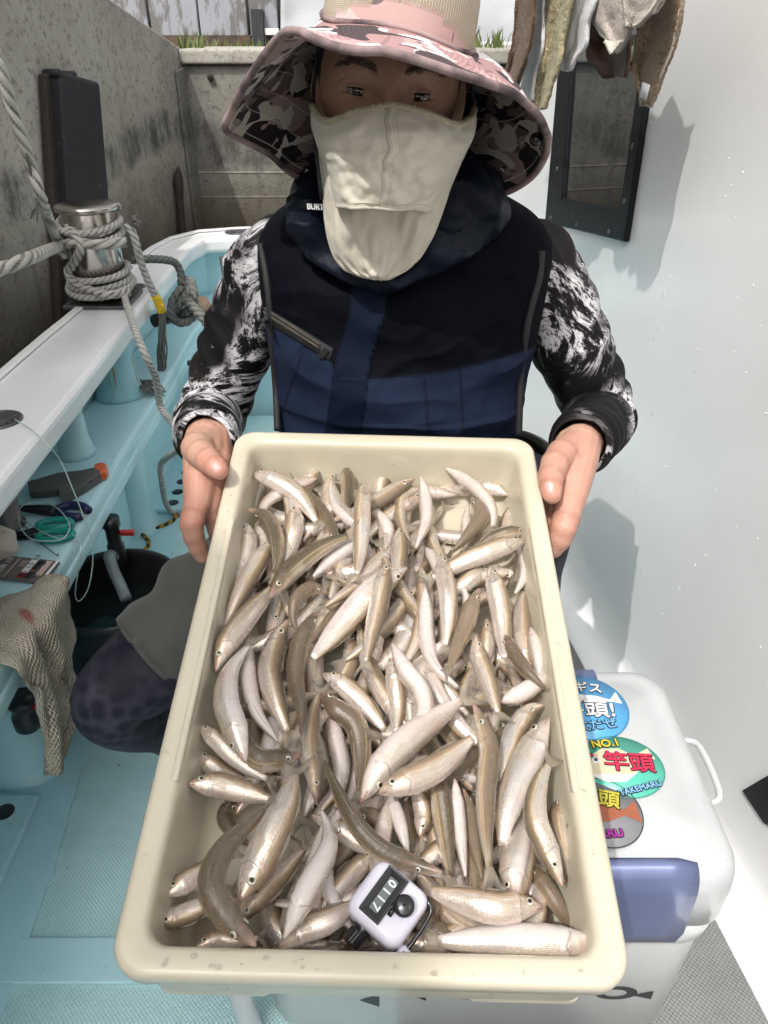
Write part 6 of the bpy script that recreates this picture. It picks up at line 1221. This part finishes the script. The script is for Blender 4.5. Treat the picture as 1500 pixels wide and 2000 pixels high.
def eyes():
    for s in (-1, 1):
        ex, ez = s*.0320-.001, -.0035; c0 = skin(ex, ez); er = .0122; ctr = c0-HF*(er-.0035); gz = (Vector((0, 0, CAMZ+.05))-ctr).normalized(); tiltv = HU_*1.0
        vs = [ctr+gz*er]; rad = [0]; fs = []; n = 28; K = np.linspace(.06, 1.15, 18); q = Vector((0, 0, 1)).rotation_difference(gz)
        for r in K:
            for k in range(n): a = 2*math.pi*k/n; vs.append(ctr+q @ (Vector((math.sin(r)*math.cos(a), math.sin(r)*math.sin(a), math.cos(r)))*er)); rad.append(r/1.15)
        for k in range(n): fs.append((0, 1+k, 1+(k+1) % n))
        for i in range(len(K)-1):
            for k in range(n): a = 1+i*n+k; b = 1+i*n+(k+1) % n; fs.append((a, a+n, b+n, b))
        mk('eye', vs, fs, M['eyeball'], PER, attrs={'rad': rad})
        # lids: ring from the almond opening out onto the cheek and brow
        rows = []; n = 48; outl = []
        def lidpt(t, k):
            ca, sa = math.cos(t), math.sin(t); ax = .0140*ca; slant = -.0012*s*0+.0011*(ax/.014)*s
            ay = (.0043*max(0, sa)**.8 if sa > 0 else -.0027*(-sa)**.9)-.0004+slant
            ox = .0245*ca; oy = (.0155*sa if sa > 0 else .0120*sa)+slant
            x = ax+(ox-ax)*k; y = ay+(oy-ay)*k; zb = math.sqrt(max(0, (er+.0009)**2-ax*ax-ay*ay))-.0006*abs(ca)
            p_in = ctr+HX*ax+HU_*ay+HF*zb; p_sk = skin(ex+x, ez+y, -.0022 if k > .95 else .0004)
            base = ctr+HX*x+HU_*y; dz_in = zb; dz_sk = (p_sk-base).dot(HF); kk = k*k*(3-2*k); bul = .0016*math.sin(math.pi*min(1, k*2.2)) if k < .45 else 0
            crease = -.0011*math.exp(-((k-.38)/.07)**2) if sa > 0 else 0
            return base+HF*(dz_in*(1-kk)+dz_sk*kk+bul+crease)
        for k in (0, .04, .10, .18, .26, .33, .38, .43, .5, .62, .76, .9, 1.0): rows.append([lidpt(2*math.pi*i/n, k) for i in range(n)])
        i0 = [p-HF*.004 for p in rows[0]]; mb = MB(); mb.grid([i0]+rows, closed=True); mb.build('eyelid', M['skin'], PER, attrs={'hand': [0]*(n*14), 'flush': [.12]*(n*14)})
        mb = MB(); mb.tube([p+HF*.0005 for p in rows[0][1:n//2]], [.0003+.0006*math.sin(math.pi*i/(n//2-2)) for i in range(n//2-1)], 6); mb.tube([p+HF*.0002 for p in rows[0][n//2+2:n-2]], .00028, 5); mb.build('eyelash', M['lash'], PER)
        mb = MB(); rg = random.Random(3+s)
        for k in range(210):
            u = rg.random(); x = s*(.013+.041*u); zc = .0175+.0075*math.sin(min(1, u*1.25)*math.pi*.62)-.008*max(0, u-.62)**1.2*2; z = zc+rg.gauss(0, .0017*(1-.5*u)+.0005); p = skin(ex*0+x, z, .0002)
            d = (HX*s*(.75+.25*u)+HU_*(.75-1.0*u)).normalized()*rg.uniform(.005, .009); m = p+d*.5+HF*.0010; e = p+d+HF*.0004; w_ = (d.cross(HF)).normalized()*.00022; mb.add([p-w_, p+w_, m+w_*.8, m-w_*.8, e], [(0, 1, 2, 3), (3, 2, 4)])
        mb.build('eyebrow', M['brow'], PER)
eyes()
def nails():
    for (p, px, py, d, L, W_, ang) in (('L', 424, 914.5, .842, .0118, .0102, 40), ('R', 1073.5, 952, .8585, .0125, .0098, 95)):
        H = LH_ if p == 'L' else RH_; c = H['thumb'][0]; ax = (c[-1][0]-c[-2][0]).normalized(); ctr = at_d(px, py, d); view = (Vector((0, 0, CAMZ))-ctr).normalized()
        h = BVH.find_nearest(ctr); nrm = h[1]; nrm = nrm if nrm.dot(view) > 0 else -nrm; ax = (ax-nrm*ax.dot(nrm)).normalized(); sd = ax.cross(nrm); rows = []
        for j in range(9):
            t = j/8*2-1; row = []
            for k in range(9):
                s = k/8*2-1; wl = W_*.5*(1-.30*max(0, abs(t)-.55)/.45*1.0); q = h[0]+ax*t*L*.5+sd*s*wl; r_ = BVH.ray_cast(q+nrm*.01, -nrm); b_ = r_[0] if r_[0] else q
                row.append(b_+nrm*(.0006*(1-max(abs(s), abs(t))**4)-.0001))
            rows.append(row)
        mb = MB(); mb.grid(rows); mb.build('thumbnail', M['nail'], PER)
nails()
# ------------------------------------------------------------------ hair under the hat
v, f = ellipsoid(HP(0, .018, .018), (.0835, .094, .112), HR_, 40, 28); keep = [i for i, p in enumerate(v) if (p-HC).dot(-HF) > -.052 or (p-HC).dot(HU_) > .070]
ks = set(keep); f = [q for q in f if all(i in ks for i in q)]; v = [p+Vector((fbm(p, 60), fbm(p, 63), fbm(p, 66)))*.002 for p in v]; mk('hair', v, f, M['hair'], PER)
# ------------------------------------------------------------------ hat
RIM = [(750, 100, .665), (800, 109, .662), (850, 121, .668), (905, 136, .68), (955, 152, .70), (1000, 177, .73), (1040, 214, .77), (1066, 240, .815), (1075, 266, .86), (1068, 305, .91), (1045, 343, .96), (1005, 368, 1.00), (960, 376, 1.03), (900, 372, 1.08), (830, 360, 1.12), (760, 352, 1.13), (690, 350, 1.12), (640, 352, 1.07), (608, 349, 1.03), (560, 332, .99), (518, 300, .95), (470, 268, .91), (437, 243, .86), (450, 214, .83), (478, 165, .79), (510, 112, .755), (540, 68, .73), (562, 50, .705), (590, 53, .685), (620, 74, .67), (655, 93, .664), (700, 103, .663)]
def hat():
    NP = 220; rim = [Vector(p) for p in cr([at_d(*q) for q in RIM]+[at_d(*RIM[0])], NP+1)][:NP]
    tilt = Matrix.Rotation(R(-7), 3, HF); ax = tilt @ HU_; cen = HC+HU_*.052-HF*.004+HX*.006; X_ = (HX-ax*HX.dot(ax)).normalized(); Y_ = ax.cross(X_)
    inner = []
    for p in rim:
        d = p-cen; a = math.atan2(d.dot(Y_), d.dot(X_)); inner.append((a,))
    # even out the inner ring angle
    ang = np.unwrap([a[0] for a in inner]); base = ang[0]+np.sign(ang[-1]-ang[0])*2*math.pi*np.arange(NP)/NP; ang = .6*ang+.4*base
    inn = [cen+X_*.0825*math.cos(a)+Y_*.105*math.sin(a)+ax*.004*math.sin(3*a) for a in ang]
    rows_t = []; rr = []; ph = []; NRr = 26
    for j in range(NRr+1):
        t = j/NRr; row = []
        for k in range(NP):
            a, b = inn[k], rim[k]; L = (b-a).length; o = (b-a)-ax*(b-a).dot(ax); o = o.normalized(); drop = (b-a).dot(ax)
            f_ = min(1, max(0, -drop/L*2.2-.25))*(.12+.88*min(1, max(0, (b.x+.115)/.08))); h1 = (b-a)*(1-f_)+(o*L*1.1+ax*(-.12*L))*f_; h2 = (b-a)*(1-f_)+((b-a)*.75+ax*drop*.9)*f_
            t2, t3 = t*t, t*t*t; p = a*(2*t3-3*t2+1)+h1*(t3-2*t2+t)+b*(-2*t3+3*t2)+h2*(t3-t2)
            wv = .0035*math.sin(ang[k]*7+1)*t+.004*mnoise.noise(Vector((math.cos(ang[k])*3, math.sin(ang[k])*3, t*2)))*t; row.append(p+ax*wv*.7); rr.append(t); ph.append(ang[k])
        rows_t.append(row)
    hatp = mk('hat', [], [], None, PER)
    mb = MB(); mb.grid(rows_t, closed=True); me = raw(mb.v, mb.f, True, 'brim', {'rr': rr, 'ph': ph}); o = put('brim_top', me, M['camo_top'], hatp)
    # lower layer a little below along the normal
    me2 = raw(mb.v, mb.f, True, 'brim'); nv = np.empty(len(me2.vertices)*3); me2.vertex_normals.foreach_get('vector', nv) if hasattr(me2, 'vertex_normals') else None; nv = nv.reshape(-1, 3)
    if Vector(nv[5]).dot(ax) < 0: nv = -nv
    v2 = [Vector(p)-Vector(n_)*.004 for p, n_ in zip(mb.v, nv)]; put('brim_lining', raw(v2, [q[::-1] for q in mb.f], True, 'lining', {'rr': rr, 'ph': ph}), M['camo_under'], hatp)
    mb = MB(); loop = [rows_t[-1][k].lerp(v2[NRr*NP+k], .5) for k in range(NP)]+[rows_t[-1][0].lerp(v2[NRr*NP], .5)]; mb.tube(loop, .0042, 8, caps=False); mb.build('brim_binding', M['binding'], hatp)
    # crown
    rows = []; rr = []; ph = []; bd = []; ft = np.argmin([(p-at_d(800, 60, .7)).length for p in inn]); fa = ang[ft]
    for j in range(30):
        t = j/29; hgt = .115*math.sin(t*math.pi/2)**.95; s = (math.cos(t*math.pi/2)**.55) if t < 1 else .0
        for k in range(NP):
            a = ang[k]; s_ = max(s, .01); rows.append(cen+(X_*.084*math.cos(a)+Y_*.1065*math.sin(a))*s_+ax*(hgt+.004*math.sin(3*a)*(1-t)+.0)); rr.append(hgt/.06); ph.append(a)
            da = abs((a-fa+math.pi) % (2*math.pi)-math.pi); bh = .024-.018*(da/1.0)**2 if da < 1.0 else .005; bd.append(1.0 if hgt < bh else 0.0)
    mb = MB(); mb.grid([rows[j*NP:(j+1)*NP] for j in range(30)], closed=True); put('crown', raw(mb.v, mb.f, True, 'crown', {'rr': rr, 'ph': ph, 'band': bd}), M['crown'], hatp)
    mb = MB(); mb.tube([inn[k]+(inn[k]-cen).normalized()*.0025+ax*.001 for k in list(range(NP))+[0]], .0028, 8, caps=False); mb.build('crown_seam', M['binding'], hatp)
    # snaps under the side flaps and chin cord
    for (x, y, d) in ((1047, 272, .875), (601, 335, 1.0)):
        mb = MB(); c = at_d(x, y, d); mb.lathe([(.0075, -.002), (.0075, .002), (.004, .004), (.001, .0042)], c, (Vector((0, 0, CAMZ))-c), 16, caps=False); mb.build('snap', M['gloss_black'], hatp)
    mb = MB(); mb.tube(cr([HP(-.078, -.012, .05), at_d(611, 200, .88), at_d(618, 300, .87), at_d(625, 360, .88), at_d(628, 388, .90)], 20), .0022, 8); mb.build('chin_cord', M['binding_black'], hatp)
    mb = MB(); mb.tube(cr([HP(.078, -.012, .05), at_d(925, 195, .88), at_d(926, 215, .885)], 10), .0022, 8); mb.build('chin_cord', M['binding_black'], hatp)
hat()
# ------------------------------------------------------------------ face mask
def mask():
    def surf(name, rows, nx, ny, topw, mat, par, hem=True, amp=.0022, sub=True, thick=.0016, seed=0, edge_curve=None, botf=None):
        C = cr(rows, ny); G_ = []; fu = []; fv = []
        for j in range(ny):
            y, xl, xr, yc, ys = C[j]; row = []
            for k in range(nx):
                t = k/(nx-1)*2-1; e = abs(t)**2.3; px = (xl+xr)/2+(xr-xl)/2*math.sin(t*math.pi/2*.92)/math.sin(math.pi/2*.92); py = y
                jt = j/(ny-1)
                if edge_curve: py += edge_curve(t)*(1-jt)**2
                if botf: py += botf(t)*jt**2
                Y = yc+(ys-yc)*e; p = at_y(px, py, Y); p.y += amp*2*mnoise.noise(Vector((t*3.2, jt*4, seed)))+amp*mnoise.noise(Vector((t*9, jt*9, seed+4)))
                row.append(p); fu.append(t*1.2); fv.append(jt*1.6)
            G_.append(row)
        mb = MB(); mb.grid(G_); return mb.build(name, mat, par, attrs={'fu': fu, 'fv': fv}, solid=thick, solid_off=0), G_
    root = mk('face_mask', [], [], None, PER)
    top = lambda t: 24*math.exp(-((abs(t)-.62)/.26)**2)-6*math.exp(-(t/.16)**2)+(6 if t > 0 else 0)*min(1, t*2)-9*max(0, abs(t)-.86)/.14
    _, Gb = surf('under_bib', [(280, 616, 918, .905, .985), (340, 626, 890, .905, .978), (390, 631, 872, .908, .965), (430, 634, 858, .912, .955), (470, 641, 842, .918, .948), (505, 654, 819, .925, .945), (528, 675, 793, .930, .943), (541, 703, 768, .933, .941), (546, 732, 750, .934, .938)], 60, 70, 0, M['mask'], root, seed=3, amp=.005)
    _, Gf = surf('face_flap', [(213, 610, 927, .884, .985), (238, 607, 930, .874, .985), (262, 611, 926, .864, .982), (290, 620, 914, .860, .975), (320, 631, 896, .859, .965), (350, 641, 877, .860, .952), (380, 650, 860, .863, .938), (398, 655, 846, .866, .925), (408, 657, 842, .868, .920)], 80, 80, 0, M['mask'], root, seed=1, amp=.0042, edge_curve=top, botf=lambda t: 5*t)
    # frayed knitted top edge
    mb = MB(); path = [p+Vector((0, -.0015, .0)) for p in Gf[0]]; mb.tube(path, [.0038+.0014*mnoise.noise(Vector((i*.9, 0, 0))) for i in range(len(path))], 8)
    rg = random.Random(2)
    for k in range(420):
        i = rg.randrange(len(path)-1); p = path[i].lerp(path[i+1], rg.random())+Vector((0, rg.uniform(-.004, .001), rg.uniform(-.003, .003))); d = Vector((rg.gauss(0, .5), rg.gauss(-.2, .4), rg.uniform(.1, 1))).normalized()*rg.uniform(.002, .005); w_ = Vector((.0004, 0, .0002)); mb.add([p-w_, p+w_, p+d], [(0, 1, 2)])
    mb.build('frayed_edge', M['mask_edge'], root)
    # centre seam tape, hem and side pleats
    def strip_(i0, i1, w0, w1, lift, nm, G_, ka, mat=M['mask']):
        rows = []; fu = []; fv = []
        for j in range(i0, i1):
            q = G_[j]; kk = ka(j); a = Vector(cr(q, 321)[min(320, max(0, int((kk-w0)*4)))]); b = Vector(cr(q, 321)[min(320, max(0, int((kk+w1)*4)))]); rows.append([a+Vector((0, -.0004, 0)), a+Vector((0, -lift, 0)), b+Vector((0, -lift, 0)), b+Vector((0, -.0004, 0))]); fu += [0, 0, .05, .05]; fv += [j*.02]*4
        mb = MB(); mb.grid(rows); mb.build(nm, mat, root, attrs={'fu': fu, 'fv': fv})
    strip_(1, 79, 1.2, 1.6, .0022, 'centre_seam', Gf, lambda j: 39)
    M['seam_shade'] = plain('seam_thread', (.52, .48, .40), .9)
    for kx in (-1.25, 1.7):
        mb = MB(); mb.tube([Vector(cr(Gf[j], 321)[int((39+kx)*4)])+Vector((0, -.0012, 0)) for j in range(1, 79, 3)], .0006, 5); mb.build('seam_thread', M['seam_shade'], root)
    mb = MB(); mb.tube([p+Vector((0, -.0018, .0005)) for p in Gf[-1]], .0016, 6); mb.tube([p+Vector((0, -.0012, 0)) for p in Gf[-5]], .0005, 5); mb.build('hem', M['mask'], root, attrs=None)
mask()
# ------------------------------------------------------------------ vest
def vest():
    SEC = [(.52, .022, 1.17, .185, .135), (.60, .022, 1.13, .185, .140), (.68, .022, 1.09, .182, .140), (.76, .022, 1.075, .182, .134), (.84, .024, 1.075, .188, .128), (.90, .026, 1.08, .195, .122), (.95, .027, 1.09, .200, .115), (.99, .028, 1.10, .203, .106), (1.015, .028, 1.108, .198, .098), (1.037, .028, 1.113, .180, .090), (1.055, .027, 1.115, .150, .082), (1.07, .026, 1.115, .118, .075), (1.085, .025, 1.11, .095, .070)]
    nv, nu = 230, 460; C = cr([(s[0], s[1], s[2], s[3], s[4]) for s in SEC], nv); rows = []; seam = []; plk = []; st = []
    # seam line given in photo pixels
    S = [(500, 596), (540, 622), (600, 660), (640, 692), (662, 740), (700, 742), (760, 738), (850, 728), (940, 710), (1005, 690), (1060, 672)]
    sx = [a for a, b in S]; sy = [b for a, b in S]
    for j in range(nv):
        z, cx, cy, rx, ry = C[j]; row = []
        for k in range(nu):
            a = 2*math.pi*k/nu; ca, sa = math.cos(a), math.sin(a); e = .80; x = cx+rx*abs(ca)**e*(1 if ca > 0 else -1); y = cy-ry*abs(sa)**e*(1 if sa > 0 else -1); p = Vector((x, y, z))
            w_ = .006*mnoise.noise(Vector((x*9, z*14, 2)))+.004*math.sin(z*62+3*mnoise.noise(Vector((x*6, z*5, 7)))+x*18)*(.6+.4*mnoise.noise(Vector((x*5, z*9, 1))))+.004*fbm(p, 16)
            w_ += .0045*(1-abs(mnoise.noise(Vector((x*7+z*3, z*16-x*5, 4)))*2))**3
            if z < .80: w_ += .006*math.sin(z*95+x*7)
            if sa > -.3: p.y -= w_
            cam_ = p-Vector((0, 0, CAMZ)); zf = cam_.y*cT-cam_.z*sT; u = cam_.y*sT+cam_.z*cT; px = 750+p.x/zf*F; py = 1000-u/zf*F
            sm = (py-np.interp(px, sx, sy))/100.0; pkx = np.interp(py, [560, 620, 700, 860], [722, 716, 690, 668]); pd = abs(px-pkx)/34.0
            front = sa > 0
            seam.append(sm if front else .2); plk.append(1.0 if (front and pd < 1) else 0.0); s1 = 0
            if front:
                for (xa, ya, xb, yb) in ((828, 740, 838, 850), (898, 722, 905, 850), (590, 690, 545, 820), (930, 480, 1060, 545), (600, 470, 520, 520)):
                    if min(ya, yb) <= py <= max(ya, yb):
                        xx = xa+(xb-xa)*(py-ya)/(yb-ya); s1 = max(s1, max(0, 1-abs(px-xx)/4.0))
                s1 = max(s1, max(0, 1-abs(sm)*100/4.0), max(0, 1-abs(pd-1)*34/3.0))
            if front and pd < 1: p.y -= .0035
            st.append(s1); row.append(p)
        rows.append(row)
    mb = MB(); mb.grid(rows, closed=True); o = put('vest', raw(mb.v, mb.f, True, 'vest', {'seam': seam, 'plack': plk, 'stitch': st}), M['vest'], PER)
    vb = BVHTree.FromPolygons([p.copy() for p in mb.v], mb.f)
    def on(px, py, lift):
        r_ = ray(px, py); h = vb.ray_cast(Vector((0, 0, CAMZ)), r_.normalized()); p = h[0] if h[0] else at_y(px, py, .98); return p-r_.normalized()*lift
    mb = MB(); mb.grid([[on(x0+(x1-x0)*t+dx, y0+(y1-y0)*t+dy, .0025) for (dx, dy) in ((4, -11), (0, 0), (-4, 13))] for (x0, y0, x1, y1) in ((515, 612, 648, 692),) for t in np.linspace(0, 1, 24)]); mb.build('pocket_flap', M['binding_black'], o, solid=.002)
    mb = MB()
    for t in np.linspace(0, .80, 52):
        x = 517+(648-517)*t; y = 607+(690-607)*t
        for sgn in (-1, 1): p = on(x-sgn*1.4, y+sgn*3.2, .0052); mb.box(p, (.0016, .002, .0042), Matrix.Rotation(R(-25), 3, 'Y'))
    mb.build('zip', M['zip'], o, smooth=False)
    mb = MB(); mb.box(on(632, 690, .006), (.008, .003, .016), Matrix.Rotation(R(40), 3, 'Y')); mb.build('zip_puller', M['binding_black'], o, smooth=False, bevel=.001)
    # arm hole binding
    for (pts, sgn) in (([(500, 478), (508, 520), (516, 580), (522, 660), (530, 760), (533, 840)], -1), ([(1066, 492), (1062, 540), (1046, 600), (1034, 660), (1026, 740), (1022, 850)], 1)):
        mb = MB(); P = cr([on(x-sgn*9, y, .001) for x, y in pts], 40); mb.tube(P, .005, 8); mb.build('arm_binding', M['binding_black'], o)
    # sewn label on the hood edge
    return o, on
VEST, ON = vest()
def hood():
    mb = MB(); Y = at_y
    P = [(Y(612, 478, .985), .020), (Y(600, 440, .995), .026), (Y(600, 405, 1.02), .026), (Y(620, 380, 1.08), .034), (Y(690, 350, 1.17), .045), (Y(770, 335, 1.19), .050), (Y(860, 345, 1.17), .048), (Y(915, 375, 1.10), .044), (Y(940, 410, 1.03), .040), (Y(915, 455, 1.0), .026), (Y(865, 500, .975), .018), (Y(810, 535, .960), .012), (Y(755, 556, .955), .012), (Y(700, 545, .960), .012), (Y(650, 515, .972), .015), (Y(612, 478, .985), .020)]
    C = cr([(*p, r) for p, r in P], 60); chain(mb, [(Vector(c[:3]), c[3]) for c in C])
    P2 = [(Y(880, 350, 1.05), .035), (Y(930, 385, 1.0), .030), (Y(965, 405, .995), .018)]; chain(mb, P2); P3 = [(Y(880, 380, 1.02), .04), (Y(870, 440, .99), .035), (Y(845, 490, .975), .028)]; chain(mb, P3)
    chain(mb, [(Y(598, 430, 1.01), .026), (Y(588, 395, 1.03), .017), (Y(592, 372, 1.05), .014)])
    me = fuse(mb, .004, 8, .5)
    for v in me.vertices:
        p = v.co.copy(); n_ = mnoise.noise(p*17)*.011+.0055*(1-abs(mnoise.noise(p*23))*2)**3-.004+.004*math.sin(p.z*95+p.x*55+4*mnoise.noise(p*9))+.003*fbm(p, 34); v.co = p+Vector((n_*.5*(1 if p.x > 0 else -1), -n_, n_*.3))
    o = put('hood', me, M['navy'], PER)
    mb = MB(); a = Y(603, 397, .975); b_ = Y(629, 398, .970); c = Y(629, 411, .970); d = Y(603, 409, .975); mb.add([a, b_, c, d], [(0, 1, 2, 3)]); t_ = mb.build('woven_label', M['binding_black'], o, smooth=False, solid=.001)
    put('lettering', text_mesh('BURT', .0088, (a+c)/2+Vector((0, -.0012, 0)), b_-a, a-d, .0002, .0004), M['paper'], o)
hood()
# ------------------------------------------------------------------ sleeves
def sleeve(pts, nm, seed, cuffdir):
    C = cr(pts, 150); P, T, N = frames(C); nu = 72; rows = []; L = 0
    for i in range(150):
        if i: L += (P[i]-P[i-1]).length
        b = T[i].cross(N[i]); r = C[i][3]; row = []; t = i/149
        for k in range(nu):
            a = 2*math.pi*k/nu; d = N[i]*math.cos(a)+b*math.sin(a); q = P[i]+d*r
            el = math.exp(-((t-.56)/.16)**2); fo = (.0022+.0060*el)*math.sin(L*150+2.5*mnoise.noise(q*14)+math.sin(a+seed)*3)*(.55+.45*math.sin(a*1+seed)); fo += .0045*mnoise.noise(q*20+Vector((seed, 0, 0)))
            if t > .90: fo += .003*math.sin((t-.90)*160)
            row.append(q+d*fo)
        rows.append(row)
    # turn the cuff in
    last = rows[-1]; c0 = P[-1]; rows.append([c0+(q-c0)*.93 for q in last]); rows.append([c0+(q-c0)*.90-T[-1]*.03 for q in last])
    mb = MB(); mb.grid(rows, closed=True); return mb.build(nm, M['sleeve'], PER)
sleeve([(*(SH_L+Vector((.05, 0, .025))), .050), (*SH_L, .059), (*SH_L.lerp(EL_L, .35), .057), (*SH_L.lerp(EL_L, .75), .054), (*(EL_L+Vector((.006, -.004, 0))), .051), (*EL_L.lerp(WR_L, .35), .047), (*EL_L.lerp(WR_L, .7), .042), (*EL_L.lerp(WR_L, 1.0), .0345)], 'sleeve', 1.0, 0)
sleeve([(*(SH_R+Vector((-.05, 0, .025))), .050), (*SH_R, .060), (*SH_R.lerp(EL_R, .35), .059), (*SH_R.lerp(EL_R, .75), .056), (*(EL_R+Vector((-.008, -.004, 0))), .052), (*EL_R.lerp(WR_R, .35), .047), (*EL_R.lerp(WR_R, .7), .043), (*EL_R.lerp(WR_R, 1.0), .035)], 'sleeve', 2.4, 0)
# ------------------------------------------------------------------ legs
def legtube(pts, nm, mat, seed, amp, hem=0, solid=.003):
    C = cr(pts, 90); P, T, N = frames(C); nu = 72; rows = []
    for i in range(90):
        b = T[i].cross(N[i]); r = C[i][3]; row = []; t = i/89
        for k in range(nu):
            a = 2*math.pi*k/nu; d = N[i]*math.cos(a)+b*math.sin(a); q = P[i]+d*r; row.append(q+d*(amp*math.sin(t*24+3*mnoise.noise(q*7)+a+seed)+amp*1.4*mnoise.noise(q*11)))
        if hem and i > 86: row = [P[i]+(q-P[i])*1.012 for q in row]
        rows.append(row)
    mb = MB(); mb.grid(rows, closed=True); return mb.build(nm, mat, PER, solid=solid)
legtube([(-.02, 1.22, .53, .125), (-.09, 1.13, .55, .118), (*Vector((-.09, 1.13, .55)).lerp(LKH, .6), .096), (*LKH, .082), (*LKH.lerp(LKN, .30), .0765)], 'shorts', M['shorts'], 1, .0065, 1, .002)
legtube([(.06, 1.22, .53, .125), (.12, 1.14, .57, .115), (.165, 1.07, .62, .105), (.195, .99, .665, .092)], 'shorts', M['shorts'], 2, .004, 1)
legtube([(*Vector((-.09, 1.13, .55)).lerp(LKH, .7), .075), (*LKH, .073), (*LKH.lerp(LKN, .40), .0705), (*LKN, .058), (*(LKN.lerp(LAN, .10)+Vector((-.008, -.008, -.008))), .056), (*LKN.lerp(LAN, .35), .055), (*LKN.lerp(LAN, .7), .05), (*LAN, .042)], 'leggings', M['leggings'], 3, .0012, 0, .001)
legtube([(.17, 1.05, .61, .085), (.195, .985, .655, .078), (.208, .955, .655, .070), (.210, .945, .58, .062), (.21, .95, .40, .056), (.21, .97, .2, .048), (.21, .98, .10, .040)], 'leggings', M['leggings'], 4, .0012, 0, .001)
for (x, y, dx) in ((LAN.x-.01, LAN.y-.01, -.05), (.205, .965, -.01)):
    mb = MB(); chain(mb, [(Vector((x, y+.02, .05)), .046), (Vector((x+dx*.5, y-.07, .045)), .046), (Vector((x+dx, y-.15, .040)), .038)]); me = fuse(mb, .006, 4)
    for v in me.vertices: v.co.z = max(v.co.z, .006)
    put('shoe', me, M['shoe'], PER)
